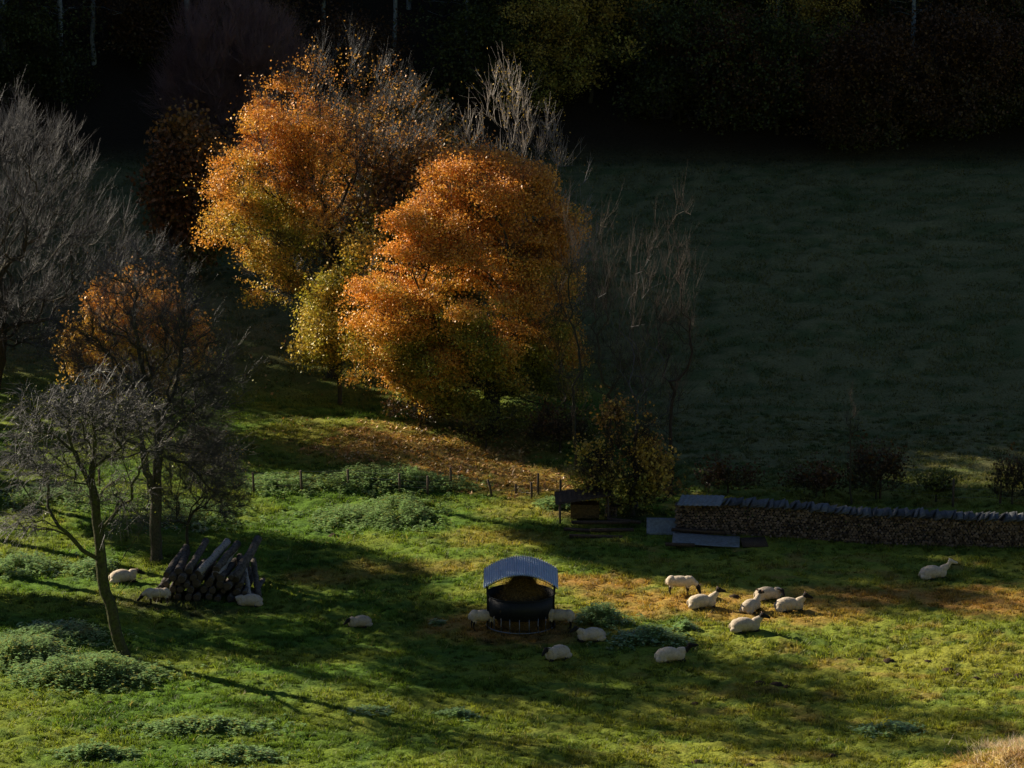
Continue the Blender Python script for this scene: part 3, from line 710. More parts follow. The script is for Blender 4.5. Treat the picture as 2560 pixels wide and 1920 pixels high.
for i, sp_ in enumerate(spots):
    x0, y0_, kd = sp_[:3]; sc_ = sp_[3] if len(sp_) > 3 else frs.uniform(.85, 1.2)
    cand = [k for k, q in enumerate(protos) if q[0] == kd]; j = frs.choice(cand); p = protos[j][1]
    loc = (x0, y0_, hf(x0, y0_)); rz = frs.uniform(0, 6.28)
    if j not in used: o = p; used.add(j); o.location = loc; o.rotation_euler = (0, 0, rz); o.scale = (sc_, sc_, sc_)
    else: o = dup(p, loc, rz, (sc_, sc_, sc_))
    tag(o, special.get(i, FL[kd]), 'tree', {'bare': 'bare trees of the dark forest', 'gold': 'golden trees of the dark forest', 'brown': 'low trees along the forest edge', 'green': 'low trees along the forest edge'}[kd])
for j, q in enumerate(protos):
    if j not in used:
        for c_ in list(q[1].children): bpy.data.objects.remove(c_)
        bpy.data.objects.remove(q[1])
rng = np.random.default_rng(99)
# woodland on the unseen ridge, added to keep the sun off the far meadow
n = 110000
s_ = 105 + rng.random(n) * 200; t_ = 135 + rng.random(n) * 125
x = s_ * US[0] + t_ * UT[0]; y = s_ * US[1] + t_ * UT[1]
k = (-x - (0.1405 * y + 3) > 10); x, y, s_ = x[k], y[k], s_[k]; n = len(x)
z = hgt(x, y) + rng.random(n) ** .7 * (5.5 + 4.5 * fbm(x / 4, y / 4, 5))
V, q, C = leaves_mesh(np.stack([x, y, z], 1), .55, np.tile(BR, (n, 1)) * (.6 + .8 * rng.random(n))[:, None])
tag(mk('woodland', V, q, M_leaf, col=C), 'brown woodland added on the unseen shade-casting ridge beyond the left edge', 'woodland', kind='stuff')
n = 45000
x = (rng.random(n) * 2 - 1) * 42; y = 262 + rng.random(n) * 50; z = hgt(x, y) + rng.random(n) * 12
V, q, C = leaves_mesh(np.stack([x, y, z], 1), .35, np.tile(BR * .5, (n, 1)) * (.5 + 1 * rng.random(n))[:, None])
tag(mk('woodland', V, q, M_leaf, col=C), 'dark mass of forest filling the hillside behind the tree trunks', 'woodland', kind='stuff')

# ------------------------------------------------------------------ nettles and weeds
def nettles(px, py, rx, ry, h, n, label, yellow=.08, name='nettle_patch'):
    c = at(px, py); b = Vector((c.x, c.y, c.z))
    x = c.x + rng.normal(0, rx * .42, n); y = c.y + rng.normal(0, ry * .42, n)
    k = fbm(x * 1.3, y * 1.3, 33) > .36; x, y = x[k], y[k]; n = len(x)
    e = np.clip(1.3 - np.sqrt(((x - c.x) / rx) ** 2 + ((y - c.y) / ry) ** 2), .35, 1)
    hh = h * e * (.45 + .45 * rng.random(n) + .6 * vn(x * 1.7, y * 1.7, 5)); z = hgt(x, y)
    root = empty(name, b); tag(root, label, 'weeds', 'weed clumps in the pasture'); inv = -np.array(b)
    S = np.stack([x, y, z - .02], 1); D = unit(np.stack([rng.normal(0, .15, n), rng.normal(0, .15, n), np.ones(n)], 1))
    V, q, P = twig_mesh(S, D, hh, np.full(n, .008), rng.normal(0, .1, (n, 3)))
    g = mat_stem
    tag(mk('stems', V + inv, q, g, parent=root), kind='stuff')
    m_ = 12; k = np.repeat(np.arange(n), m_); f = rng.random(len(k)) ** .7; th = rng.random(len(k)) * 6.28
    o_ = np.stack([np.cos(th), np.sin(th), -.3 + .45 * rng.random(len(k))], 1)
    A = S[k] + D[k] * (hh[k] * f)[:, None]; L_ = (.05 + .06 * rng.random(len(k)))[:, None]
    sd = np.stack([-np.sin(th), np.cos(th), np.zeros(len(k))], 1)
    V = np.stack([A, A + o_ * L_ + sd * L_ * .45, A + o_ * L_ * 2, A + o_ * L_ - sd * L_ * .45], 1).reshape(-1, 3)
    c_ = np.array([.20, .32, .11])[None] * (.5 + 1.1 * rng.random(len(k)))[:, None]
    yl = rng.random(len(k)) < yellow; c_[yl] = np.array([.3, .3, .06])
    mk('leaves', V + inv, np.arange(len(V)).reshape(-1, 4), M_nettle, col=np.repeat(c_, 4, 0), parent=root)
    return root
mat_stem = mat('weed_stems', (.10, .12, .05), .7, var=.3, scale=3)
NT = [(215, 1690, 3.3, 2.2, .75, 1500, 'largest nettle patch beside the foot of the leaning fruit tree', .14),
      (60, 1640, 2.2, 2.4, .65, 700, 'nettle patch at the left edge just above the largest one', .2),
      (150, 1590, 2.4, 1.8, .55, 450, 'thin nettle patch behind the largest one, left of the leaning trunk', .05),
      (990, 1290, 2.2, 2.6, .75, 800, 'dense nettle clump in the sunny grass below the fence', .05),
      (860, 1300, 2.3, 2.6, .40, 380, 'low sparse nettles left of the dense sunny clump', .05),
      (960, 1210, 4.6, 1.9, .75, 1100, 'long nettle bank along the fence line', .06),
      (700, 1215, 2.0, 2.0, .55, 420, 'nettle patch between the two leftmost fence posts', .08),
      (1500, 1555, 1.1, 1.3, .75, 260, 'tall weed clump just right of the hay feeder', .05),
      (1625, 1600, 1.7, 1.3, .5, 420, 'low weed clump between the feeder and the resting sheep', .1),
      (1715, 1573, .5, .5, .4, 50, 'tiny weed tuft right of the low weed clump', .05),
      (500, 1820, 3.2, 1.1, .35, 520, 'long low weed strip in the bright foreground grass', .1),
      (240, 1890, 1.8, .9, .4, 320, 'small weed clump in the lower left foreground', .1),
      (590, 1895, 1.8, .9, .42, 320, 'weed clump at the bottom edge, right of the lower left one', .1),
      (60, 1420, 1.9, 2.0, .55, 360, 'weed clump at the left edge level with the log pile', .08),
      (230, 1430, 1.2, 1.6, .5, 220, 'weed clump behind the leaning trunk beside a resting sheep', .05),
      (2220, 1830, 1.5, .8, .4, 180, 'faint weed clump in the shadow band at the lower right', .05),
      (1140, 1790, .9, .6, .28, 90, 'small dark weed tuft in the shaded grass below the feeder', .02),
      (930, 1780, 1.0, .6, .28, 90, 'small dark weed tuft in the shaded grass, left of the other tuft', .02),
      (1385, 1265, 1.0, 1.2, .5, 170, 'leafy weeds beside the old lean-to', .1),
      (130, 1245, 4.0, 3.0, .5, 500, 'weedy growth in the far grass at the left edge', .1),
      (480, 1290, 3.0, 3.0, .5, 500, 'weeds growing behind the log pile', .1),
      (1095, 1560, .45, .4, .25, 40, 'tiny weed tuft left of the sheep at the feeder', .02)]
for a in NT: nettles(*a)

# ------------------------------------------------------------------ fences
def fence(posts, label, hts, wires=3):
    P = [at(px, py) for px, py in posts]; b = P[0]
    root = empty('wire_fence', b); tag(root, label, 'fence')
    tops = []
    for i, (p, h) in enumerate(zip(P, hts)):
        ln = random.uniform(-.06, .06) if not isinstance(h, tuple) else h[1]; hh = h if not isinstance(h, tuple) else h[0]
        q = p - b; top = Vector((q.x + ln * hh, q.y, q.z + hh)); tops.append((q, top))
        m = MB(); m.tube([q - Vector((0, 0, .3)), (q + top) / 2, top], [.062, .058, .055], 8, rough=.1); m.build('post', M_post, root)
    for w_ in range(wires):
        m = MB(); f = .35 + .3 * w_
        pts = [a + (t - a) * min(f, .95) for a, t in tops]
        for a, c in zip(pts[:-1], pts[1:]): m.tube([a, (a + c) / 2 - Vector((0, 0, .03)), c], .006, 4, cap=False)
        m.build('wire', M_bar, root)
fence([(-60, 1215), (110, 1222), (250, 1224), (400, 1226), (530, 1228), (635, 1232), (755, 1230), (872, 1222), (1000, 1230), (1070, 1236), (1128, 1222)],
      'wire fence on wooden posts between the pasture and the leaf strewn path', [1.0, 1.0, 1.0, 1.0, 1.0, 1.0, 1.05, .95, .9, .9, 1.05])
fence([(1232, 1240), (1290, 1236), (1330, 1247), (1345, 1235), (1400, 1240)], 'short leaning wire fence ending at the old lean-to', [(.8, -.3), .5, .8, 1.0, .8], 1)
fence([(2200, 1245), (2382, 1268), (2500, 1262), (2620, 1275)], 'wire fence half hidden behind the woodpile', [1.3, 1.35, 1.2, 1.2], 2)

# ------------------------------------------------------------------ log pile
def log_mesh(m_, p0, p1, r, parent=None):
    pass
pile = []
cx = at(520, 1484)
def log(p0, p1, r, bark, label):
    p0, p1 = Vector(p0), Vector(p1); L_ = (p1 - p0).length; r *= 1.12
    m = MB(); k = 7
    P = [Vector((random.uniform(-.03, .03), random.uniform(-.03, .03), L_ * i / (k - 1))) for i in range(k)]
    P[0] = Vector((0, 0, 0))
    m.tube(P, [r * (1 + .12 * random.uniform(-1, 1)) * (1 - .12 * i / k) for i in range(k)], 12, cap=True, rough=.10)
    o = m.build('tree_log', bark, smooth=True)
    e = MB(); th = [i * math.pi / 6 for i in range(12)]
    for z_, rr, sg in ((-.006, r * .96, -1),):
        V = [[math.cos(a) * rr, math.sin(a) * rr, z_] for a in th] + [[0, 0, z_ + sg * .01]]
        e.add(V, [[12, i, (i + 1) % 12, (i + 1) % 12] for i in range(12)])
    c = e.build('cut_end', M_cutdark, o)
    o.location = p0; o.rotation_mode = 'QUATERNION'; o.rotation_quaternion = (p1 - p0).to_track_quat('Z', 'Y')
    tag(o, label, 'log', 'felled logs in the pile'); return o
def pl(px, py, z, dy): # a point of the pile: x from px, height z, depth offset dy from the pile's middle
    x = (px - 1280) * mpp(cx.y); return Vector((x, cx.y + dy, hf(x, cx.y + dy) + z))
toplogs = [(500, 575, 1.15, 2.35, .14, M_birch, 'pale log with peeling bark, left one of the bright pair on top of the pile'),
           (545, 590, 1.10, 2.0, .15, M_birch, 'pale log with dark bands, right one of the bright pair on top of the pile'),
           (592, 655, .95, 2.45, .16, M_logbark, 'highest long log jutting up at the right of the pile'),
           (545, 600, 1.35, 2.25, .13, M_logbark, 'dark log wedged behind the bright pair'),
           (450, 470, 1.2, 1.9, .16, M_logbark, 'thick dark log left of the bright pair'),
           (420, 470, 1.1, 2.1, .13, M_logbark, 'brown log lying under the twigs at the upper left of the pile'),
           (475, 520, 1.25, 2.4, .13, M_logbark, 'dark log behind the bright pair, end pointing up'),
           (600, 606, .55, 1.7, .12, M_logbark, 'thin log on the right slope of the pile, left of the bent grey one'),
           (628, 612, .25, 1.6, .10, M_birch, 'bent grey log propped steeply at the right side of the pile'),
           (652, 640, .22, 1.5, .11, M_logbark, 'rightmost reddish log propped steeply against the pile')]
for a, b_, z0, z1, r, mt, lb in toplogs:
    log(pl(a - 12, 0, z0, -1.0), pl(b_ - 22, 0, z1 - .38, 1.2), r * 1.1, mt, lb)
k = 0
for row, (z, n, x0, x1) in enumerate(((.16, 10, 380, 618), (.46, 9, 392, 606), (.76, 8, 410, 590), (1.02, 7, 425, 570))):
    for i in range(n):
        px = x0 + (x1 - x0) * i / (n - 1) + random.uniform(-5, 5)
        log(pl(px, 0, z + random.uniform(-.05, .05), -1.15 + random.uniform(-.2, .15)), pl(px + random.uniform(5, 30), 0, z + random.uniform(0, .25), 1.3), random.uniform(.10, .155), M_logbark,
            'dark brown log in the %s row of the shaded pile' % ('bottom', 'second', 'third', 'fourth')[row])

# ------------------------------------------------------------------ woodpile with slates
WA, WB = at(1690, 1338), at(2640, 1372)
wd = (WB - WA); wl = Vector((wd.x, wd.y, 0)).length; wu = Vector((wd.x, wd.y, 0)).normalized(); wn = Vector((wu.y, -wu.x, 0))   # wn faces the camera
def wp(u, out, z):
    q = WA + wu * u + wn * out; return Vector((q.x, q.y, hf(q.x, q.y) + z))
def end_profile(kind):
    r = random.Random(kind)
    if kind % 3 == 0: n = 9; a = [i * 2 * math.pi / n for i in range(n)]; P = [(math.cos(t) * r.uniform(.9, 1.05), math.sin(t) * r.uniform(.9, 1.05)) for t in a]
    elif kind % 3 == 1: P = [(0, -.9), (.55, -.2), (1.0, .45), (.55, .85), (0, 1), (-.55, .85), (-1, .45), (-.5, -.3)]
    else: P = [(-1, -.5), (-.3, -.75), (.6, -.65), (1, -.1), (.75, .6), (0, .85), (-.7, .6)]
    return P
def billet(kind, L_=.5):
    P = end_profile(kind); n = len(P)
    V = [[x, 0, z] for x, z in P] + [[x, L_, z] for x, z in P]
    return np.array(V, float), n
wood_meshes = []
for kd in range(6):
    V, n = billet(kd); V[:, 0] *= .072; V[:, 2] *= .072
    me = bpy.data.meshes.new('firewood_log'); fs = [list(range(n))] + [[i, n + i, n + (i + 1) % n, (i + 1) % n] for i in range(n)] + [[n + i for i in range(n)][::-1]]
    me.from_pydata(V.tolist(), [], fs); me.materials.append(M_cut); me.materials.append(M_logbark)
    for p in me.polygons: p.material_index = 0 if p.index == 0 else 1
    me.update(); wood_meshes.append(me)
ang = math.atan2(wu.y, wu.x)
cells = []
nrow = 11
u = 0.0
while u < wl:
    topz = 1.42 - .012 * u
    for r_ in range(nrow):
        cells.append((u + (.065 if r_ % 2 else 0) + random.uniform(-.02, .02), .07 + r_ * topz / nrow + random.uniform(-.015, .015)))
    u += .138
small = at(1518, 1300)
ind = [c for c in cells if c[0] < 3.75][:300]; rest = [c for c in cells if c not in set(ind)]
for i, (u, z) in enumerate(ind):
    o = bpy.data.objects.new('firewood_log', wood_meshes[i % 6]); COL.objects.link(o)
    o.location = wp(u, random.uniform(-.03, .05), z); o.rotation_euler = (0, random.uniform(0, 6.28) if i % 6 in (0, 3) else random.uniform(-.6, .6), ang)
    s = random.uniform(.85, 1.12); o.scale = (s, 1, s)
    tag(o, 'split firewood log stacked in the left end of the long woodpile', 'firewood log', 'firewood logs stacked in the woodpile')
Vs, Fs, Mi, nn = [], [], [], 0
for (u, z) in rest:
    V, n = billet(random.randrange(6)); s = .072 * random.uniform(.8, 1.12); V[:, 0] *= s; V[:, 2] *= s
    a = random.uniform(-3.1, 3.1); ca, sa = math.cos(a), math.sin(a)
    X = V[:, 0] * ca - V[:, 2] * sa; Z = V[:, 0] * sa + V[:, 2] * ca; q = wp(u, random.uniform(-.04, .06), z)
    W = np.stack([q.x + X * wu.x - V[:, 1] * wn.x, q.y + X * wu.y - V[:, 1] * wn.y, q.z + Z], 1)
    Vs.append(W.tolist()); Fs.append([nn + i for i in range(n)])
    Mi.append(0)
    for i in range(n): Fs.append([nn + i, nn + n + i, nn + n + (i + 1) % n, nn + (i + 1) % n]); Mi.append(1)
    nn += 2 * n
me = bpy.data.meshes.new('firewood'); me.from_pydata([v for a in Vs for v in a], [], Fs); me.materials.append(M_cut); me.materials.append(M_logbark)
me.polygons.foreach_set('material_index', np.array(Mi, np.int32)); me.update()
tag(link(bpy.data.objects.new('firewood', me)), 'stacked firewood of the long woodpile stretching to the right edge', 'firewood', kind='stuff')
# slates laid over its top, overlapping like leaning books
sm_ = []
for k in range(4):
    m = MB(); m.box((0, 0, 0), (.28 + .07 * k, .72, .022)); V = np.vstack(m.v); V[:, 2] += .01 * np.sin(V[:, 0] * 9 + k); V[:, 0] += .02 * np.sin(V[:, 1] * 5 + k)
    m.v = [V]; o = m.build('roof_slate', M_slate); sm_.append(o)
u = 2.0; k = 0
while u < wl:
    o = sm_[k] if k < 4 else dup(sm_[k % 4])
    o.location = wp(u, -.22, 1.50 - .012 * u + random.uniform(0, .05) + .02); o.rotation_euler = (R(random.uniform(10, 20)), R(random.uniform(-30, -6)), ang + R(random.uniform(-24, 16)))
    tag(o, 'grey slate leaning on its neighbours along the woodpile top', 'slate', 'slates covering the woodpile'); u += random.uniform(.2, .27); k += 1
slate_n = k

# sheets, shelter, timbers
def corr(w_, d_, waves, amp=.02, arch=0.0, th=.006, tilt=None):
    nx, ny = waves * 8, 6
    V = []; 
    for s in (0, 1):
        for j in range(ny + 1):
            for i in range(nx + 1):
                f = i / nx; x = (f - .5) * w_; y = (j / ny - .5) * d_; z = amp * math.sin(f * waves * 2 * math.pi) + arch * (1 - (2 * f - 1) ** 2) - s * th
                V.append((x, y, z))
    W = nx + 1; o = W * (ny + 1); Fc = []
    for j in range(ny):
        for i in range(nx):
            a = j * W + i; Fc.append([a, a + 1, a + W + 1, a + W]); Fc.append([o + a, o + a + W, o + a + W + 1, o + a + 1])
    for i in range(nx): Fc.append([i, o + i, o + i + 1, i + 1]); a = ny * W + i; Fc.append([a, a + 1, o + a + 1, o + a])
    for j in range(ny): a = j * W; Fc.append([a, a + W, o + a + W, o + a]); a = j * W + nx; Fc.append([a, o + a, o + a + W, a + W])
    return np.array(V), np.array(Fc)
def sheet(name, label, loc, size, rot, mat_, waves=10, cat='metal sheet', amp=.015):
    V, f = corr(size[0], size[1], waves, amp); o = mk(name, V, f, mat_, smooth=False); o.location = loc; o.rotation_euler = rot
    return tag(o, label, cat)
a = wp(1.1, -.1, 1.62)
sheet('metal_sheet', 'blue grey metal sheet covering the left end of the woodpile', a, (2.0, 1.1), (R(12), R(-3), ang + R(-6)), M_steel_old, 9)
q = at(1661, 1335)
sheet('metal_sheet', 'pale green grey sheet propped upright against the woodpile', Vector((q.x, q.y, q.z + .36)), (1.62, .85), (R(50), 0, R(-2)), M_steel_old, 1, amp=.008)
q = at(1765, 1362)
sheet('metal_sheet', 'long grey sheet lying flat on timbers in front of the woodpile', Vector((q.x, q.y, q.z + .22)), (3.0, 1.2), (R(9), R(2), R(-4)), M_steel_old, 1, amp=.012)
m = MB(); m.box((0, 0, 0), (1.15, .9, .04)); o = m.build('wooden_board', M_plank); q = at(1885, 1362); o.location = (q.x, q.y, q.z + .12); o.rotation_euler = (R(12), 0, R(6))
tag(o, 'dark wooden board lying right of the long grey sheet', 'board')
for k, (px, py, L_, rz, lb) in enumerate(((1745, 1345, 2.4, -8, 'old timber lying across the long grey sheet'), (1700, 1372, 1.3, 4, 'short timber propping the front of the long grey sheet'),
                                       (1500, 1322, 2.6, 4, 'upper timber of the heap in front of the lean-to'), (1470, 1330, 2.2, -10, 'longest timber sticking out left of the heap by the lean-to'),
                                       (1530, 1335, 2.0, 12, 'lower right timber of the heap by the lean-to'), (1560, 1318, 1.6, -20, 'slanting timber of the heap below the shrub'),
                                       (1490, 1345, 2.4, -3, 'bottom timber of the heap by the lean-to'))):
    q = at(px, py); m = MB(); m.box((0, 0, 0), (L_, .2, .12)); o = m.build('timber', M_plank)
    o.location = (q.x, q.y, q.z + (.32 if k == 0 else .07 + .12 * (k % 3))); o.rotation_euler = (0, R(random.uniform(-3, 3)), R(rz)); tag(o, lb, 'timber', 'old timbers around the wood store')
q = at(1465, 1300); root = empty('lean_to', q); tag(root, 'low old lean-to with sloping tin roof left of the leafy shrub', 'shelter')
V, f = corr(2.7, 1.6, 12, .012); o = mk('roof', V, f, M_plank, parent=root); o.location = (-.1, 0, 1.25); o.rotation_euler = (R(8), R(-10), 0)
for x_, y_ in ((-1.2, -.6), (1.0, -.6), (-1.2, .6), (1.0, .6)):
    m = MB(); m.tube([(x_, y_, -.2), (x_, y_, 1.2 + x_ * .17)], .05, 7); m.build('post', M_post, root)
m = MB(); m.box((0, 0, 0), (2.3, .06, .1)); o = m.build('beam', M_plank, root); o.location = (-.1, -.62, 1.15); o.rotation_euler = (0, R(-10), 0)
# straw bale in the lean-to
bm = bmesh.new(); bmesh.ops.create_cube(bm, size=1); bmesh.ops.subdivide_edges(bm, edges=bm.edges, cuts=6, use_grid_fill=True)
for v in bm.verts: v.co.x *= 1.3; v.co.y *= .8; v.co.z *= .62; v.co += Vector([random.uniform(-.015, .015) for _ in range(3)])
me = bpy.data.meshes.new('straw_bale'); bm.to_mesh(me); bm.free(); me.materials.append(M_haybulk); o = link(bpy.data.objects.new('straw_bale', me))
o.location = (q.x - .05, q.y, q.z + .5); tag(o, 'brown straw bale stored under the tin roof of the lean-to', 'straw bale')
for k in range(16):
    o = bpy.data.objects.new('firewood_log', wood_meshes[k % 6]); COL.objects.link(o); q2 = at(1522, 1296)
    o.location = (q2.x + (k % 4) * .14 - .1, q2.y, q2.z + .08 + (k // 4) * .14); o.rotation_euler = (0, random.uniform(-.6, .6), 0)
    tag(o, 'pale firewood log in the small stack beside the lean-to', 'firewood log', 'firewood logs in the small stack')

# ------------------------------------------------------------------ hay feeder
q = at(1302, 1566); FR = 1.40
root = empty('hay_feeder', q); tag(root, 'round black hay feeder with arched corrugated roof', 'hay feeder'); FE = q
def ringband(r, z0, z1, n=56, th=.02):
    V = []; Fc = []
    for i in range(n):
        a = i * 2 * math.pi / n; c, s = math.cos(a), math.sin(a)
        for rr, z in ((r, z0), (r, z1), (r - th, z1), (r - th, z0)): V.append((rr * c, rr * s, z))
    for i in range(n):
        a, b_ = i * 4, ((i + 1) % n) * 4
        for k in range(4): Fc.append([a + k, b_ + k, b_ + (k + 1) % 4, a + (k + 1) % 4])
    return np.array(V), np.array(Fc)
V, f = ringband(FR, .60, 1.42); mk('side_panel', V, f, M_dark, parent=root)
def circ(r, z, n=48): return [(r * math.cos(i * 2 * math.pi / n), r * math.sin(i * 2 * math.pi / n), z) for i in range(n + 1)]
for z_, nm in ((1.43, 'top_rail'), (.10, 'bottom_rail')):
    m = MB(); m.tube(circ(FR, z_), .03, 8, cap=False); m.build(nm, M_dark if z_ > 1 else M_bar, root)
for i in range(22):
    a = i * 2 * math.pi / 22 + .1; m = MB(); m.tube([(FR * math.cos(a), FR * math.sin(a), .02), (FR * math.cos(a), FR * math.sin(a), .68)], .018, 6); m.build('bar', M_bar, root)
for x_, y_ in ((-1, -1), (1, -1), (-1, 1), (1, 1)):
    px_ = x_ * 1.36; py_ = y_ * .42; m = MB(); m.tube([(px_, py_, .0), (px_, py_, 1.4), (px_ * 1.04, py_ * 2.2, 2.06)], .028, 7); m.build('roof_post', M_dark, root)
V, f = corr(3.06, 3.0, 33, .032, arch=.56); V[:, 2] += 2.05; mk('roof', V, f, M_steel, parent=root)
for y_ in (-1.44, 1.44):
    m = MB(); m.tube([((f_ - .5) * 3.0, y_, 2.0 + .56 * (1 - (2 * f_ - 1) ** 2)) for f_ in np.linspace(0, 1, 17)], .02, 6); m.build('roof_hoop', M_dark, root)
# hay inside
n = 34; V = []; 
for j in range(14):
    for i in range(n):
        a = i * 2 * math.pi / n; r = ((.9, 1.2)[j] if j < 2 else 1.3 * (1 - (j - 1) / 13) ** .55 * .95)
        z = (.05, .75)[j] if j < 2 else .80 + (2.2 - .80) * ((j - 1) / 12) ** 1.3
        sh = (j / 13) * .25; k = 1 + .12 * math.sin(a * 3 + j) + random.uniform(-.05, .05)
        V.append((r * math.cos(a) * min(k, 1.02) + sh * .4, r * math.sin(a) * min(k, 1.02) - sh * .2, z))
Fc = [[j * n + i, j * n + (i + 1) % n, (j + 1) * n + (i + 1) % n, (j + 1) * n + i] for j in range(13) for i in range(n)]
hay = mk('hay_heap', np.array(V), np.array(Fc), M_haybulk, smooth=True); hay.location = FE; tag(hay, 'peaked heap of brown hay inside the round feeder', 'hay heap')
V = np.array(V); Vb = V[rng.integers(60, len(V), 8000)] * (1 + .06 * rng.normal(0, 1, (8000, 1))); D = unit(rng.normal(0, 1, Vb.shape) + np.array([0, 0, -.4])); Ln = .1 + .18 * rng.random(len(Vb))
W = unit(np.cross(D, rng.normal(0, 1, D.shape))) * .008
T = np.stack([Vb - W, Vb + W, Vb + D * Ln[:, None]], 1).reshape(-1, 3)
mk('hay_strands', T, np.arange(len(T)).reshape(-1, 3), M_hay, col=np.repeat(np.array([[.32, .2, .07]]) * (.25 + .8 * rng.random((len(Vb), 1))), 3, 0), parent=hay)

# ------------------------------------------------------------------ sheep
def ell(bm, c, r, rot=None):
    M = Matrix.Translation(Vector(c)) @ (rot.to_matrix().to_4x4() if rot else Matrix.Identity(4)) @ Matrix.Diagonal((r[0], r[1], r[2], 1))
    bmesh.ops.create_icosphere(bm, subdivisions=3, radius=1, matrix=M)
def build_sheep(label, px, py, head, pose, neck=(.62, .0, .62), hd=(.80, .0, .74), hdir=(1, 0, -.35), white=False, scale=1.0, darkneck=False, loc=None, ears_wide=False):
    """body points along local +x; head = heading in degrees, 0 is to the photo's right, 90 away from the camera"""
    prim = []   # centre, radii, rotation, tag
    W, B, E = 0, 1, 2
    if pose == 'lie':
        prim += [((-.10, 0, .30), (.47, .31, .29), None, W), ((-.34, 0, .26), (.28, .32, .27), None, W), ((.28, 0, .27), (.27, .24, .25), None, W),
                 ((-.40, .20, .14), (.24, .13, .13), None, W), ((-.40, -.20, .14), (.24, .13, .13), None, W), ((-.60, 0, .24), (.07, .06, .13), None, W)]
        prim += [((-.14, .31, .055), (.15, .035, .035), None, B), ((-.14, -.31, .055), (.15, .035, .035), None, B), ((.42, .14, .06), (.15, .05, .05), None, B), ((.42, -.14, .06), (.15, .05, .05), None, B)]
        sh0 = Vector((.36, 0, .40))
    else:
        prim += [((-.02, 0, .60), (.50, .24, .235), None, W), ((-.36, 0, .60), (.22, .235, .24), None, W), ((.32, 0, .60), (.24, .215, .24), None, W), ((-.58, 0, .55), (.045, .04, .14), None, W)]
        for x_, y_, bk in ((.34, .12, 0), (.30, -.12, 0), (-.42, .13, 1), (-.36, -.13, 1)):
            prim.append(((x_, y_, .44), (.085, .07, .16), None, W))
            kx = x_ + (.05 if bk else 0)
            prim += [('cap', (x_, y_, .42), (kx - (.10 if bk else 0), y_, .24), .048, .036, B), ('cap', (kx - (.10 if bk else 0), y_, .24), (x_ - (.03 if bk else 0), y_, .05), .032, .027, B), ((x_ + .015, y_, .028), (.05, .035, .03), None, B)]
        sh0 = Vector((.42, 0, .66))
    nk, h_ = Vector(neck), Vector(hd); d = Vector(hdir).normalized()
    NT_ = B if darkneck else W
    prim += [('cap', tuple(sh0), tuple(nk), .185, .115, NT_ if not darkneck else W), ('cap', tuple(nk), tuple(nk.lerp(h_, .7)), .11, .082, NT_)]
    Ht = W if white else B
    prim += [(tuple(h_), (.13, .095, .105), d.to_track_quat('X', 'Z'), 3 if white else B), ('cap', tuple(h_ + d * .05), tuple(h_ + d * .24), .085, .058, 3 if white else B), (tuple(h_ + d * .255), (.058, .054, .05), None, 3 if white else B)]
    bm = bmesh.new(); samples = []
    for p in prim:
        if p[0] == 'cap':
            a, b_ = Vector(p[1]), Vector(p[2]); k = max(3, int((b_ - a).length / (min(p[3], p[4]) * .55)) + 1)
            for i in range(k + 1):
                t = i / k; c = a.lerp(b_, t); r = p[3] + (p[4] - p[3]) * t
                bmesh.ops.create_icosphere(bm, subdivisions=2, radius=r, matrix=Matrix.Translation(c)); samples.append((c, r, r, r, None, p[5]))
        else:
            ell(bm, p[0], p[1], p[2]); samples.append((Vector(p[0]), *p[1], p[2], p[3]))
    me = bpy.data.meshes.new('tmp'); bm.to_mesh(me); bm.free()
    o = bpy.data.objects.new('tmp', me); COL.objects.link(o)
    md = o.modifiers.new('r', 'REMESH'); md.mode = 'VOXEL'; md.voxel_size = .019
    ms_ = o.modifiers.new('s', 'SMOOTH'); ms_.factor = .5; ms_.iterations = 3
    dg = bpy.context.evaluated_depsgraph_get(); me2 = bpy.data.meshes.new_from_object(o.evaluated_get(dg))
    bpy.data.objects.remove(o); bpy.data.meshes.remove(me)
    n = len(me2.vertices); co = np.empty(n * 3); me2.vertices.foreach_get('co', co); co = co.reshape(-1, 3)
    best = np.full(n, 1e9); tg = np.zeros(n, int)
    for c, rx, ry, rz, q_, t in samples:
        dlt = co - np.array(c)
        if q_ is not None: dlt = dlt @ np.array(q_.to_matrix())
        dd = (-.022 if t in (B, 3) else 0) + (np.sqrt((dlt[:, 0] / rx) ** 2 + (dlt[:, 1] / ry) ** 2 + (dlt[:, 2] / rz) ** 2) - 1) * min(rx, ry, rz)
        k = dd < best; best[k] = dd[k]; tg[k] = t
    # fleece lumps on wool only
    nr = np.empty(n * 3); me2.vertices.foreach_get('normal', nr); nr = nr.reshape(-1, 3)
    lump = (fbm(co[:, 0] * 9 + co[:, 1] * 5, co[:, 2] * 9 + co[:, 1] * 6, random.randrange(90), 3) - .5) * .035
    co = co + nr * (lump * .55 * (tg == 0))[:, None]
    me2.vertices.foreach_set('co', co.ravel())
    np_ = len(me2.polygons); ft = np.zeros(np_, int)
    for m_ in (M_wool, M_black, M_ear, M_whiteface): me2.materials.append(m_)
    for i, p in enumerate(me2.polygons): ft[i] = tg[p.vertices[0]]
    me2.polygons.foreach_set('material_index', ft.astype(np.int32)); me2.polygons.foreach_set('use_smooth', np.ones(np_, bool))
    # ears and eyes joined into the same mesh
    bm = bmesh.new(); bm.from_mesh(me2)
    side = d.cross(Vector((0, 0, 1))).normalized(); upv = side.cross(d).normalized()
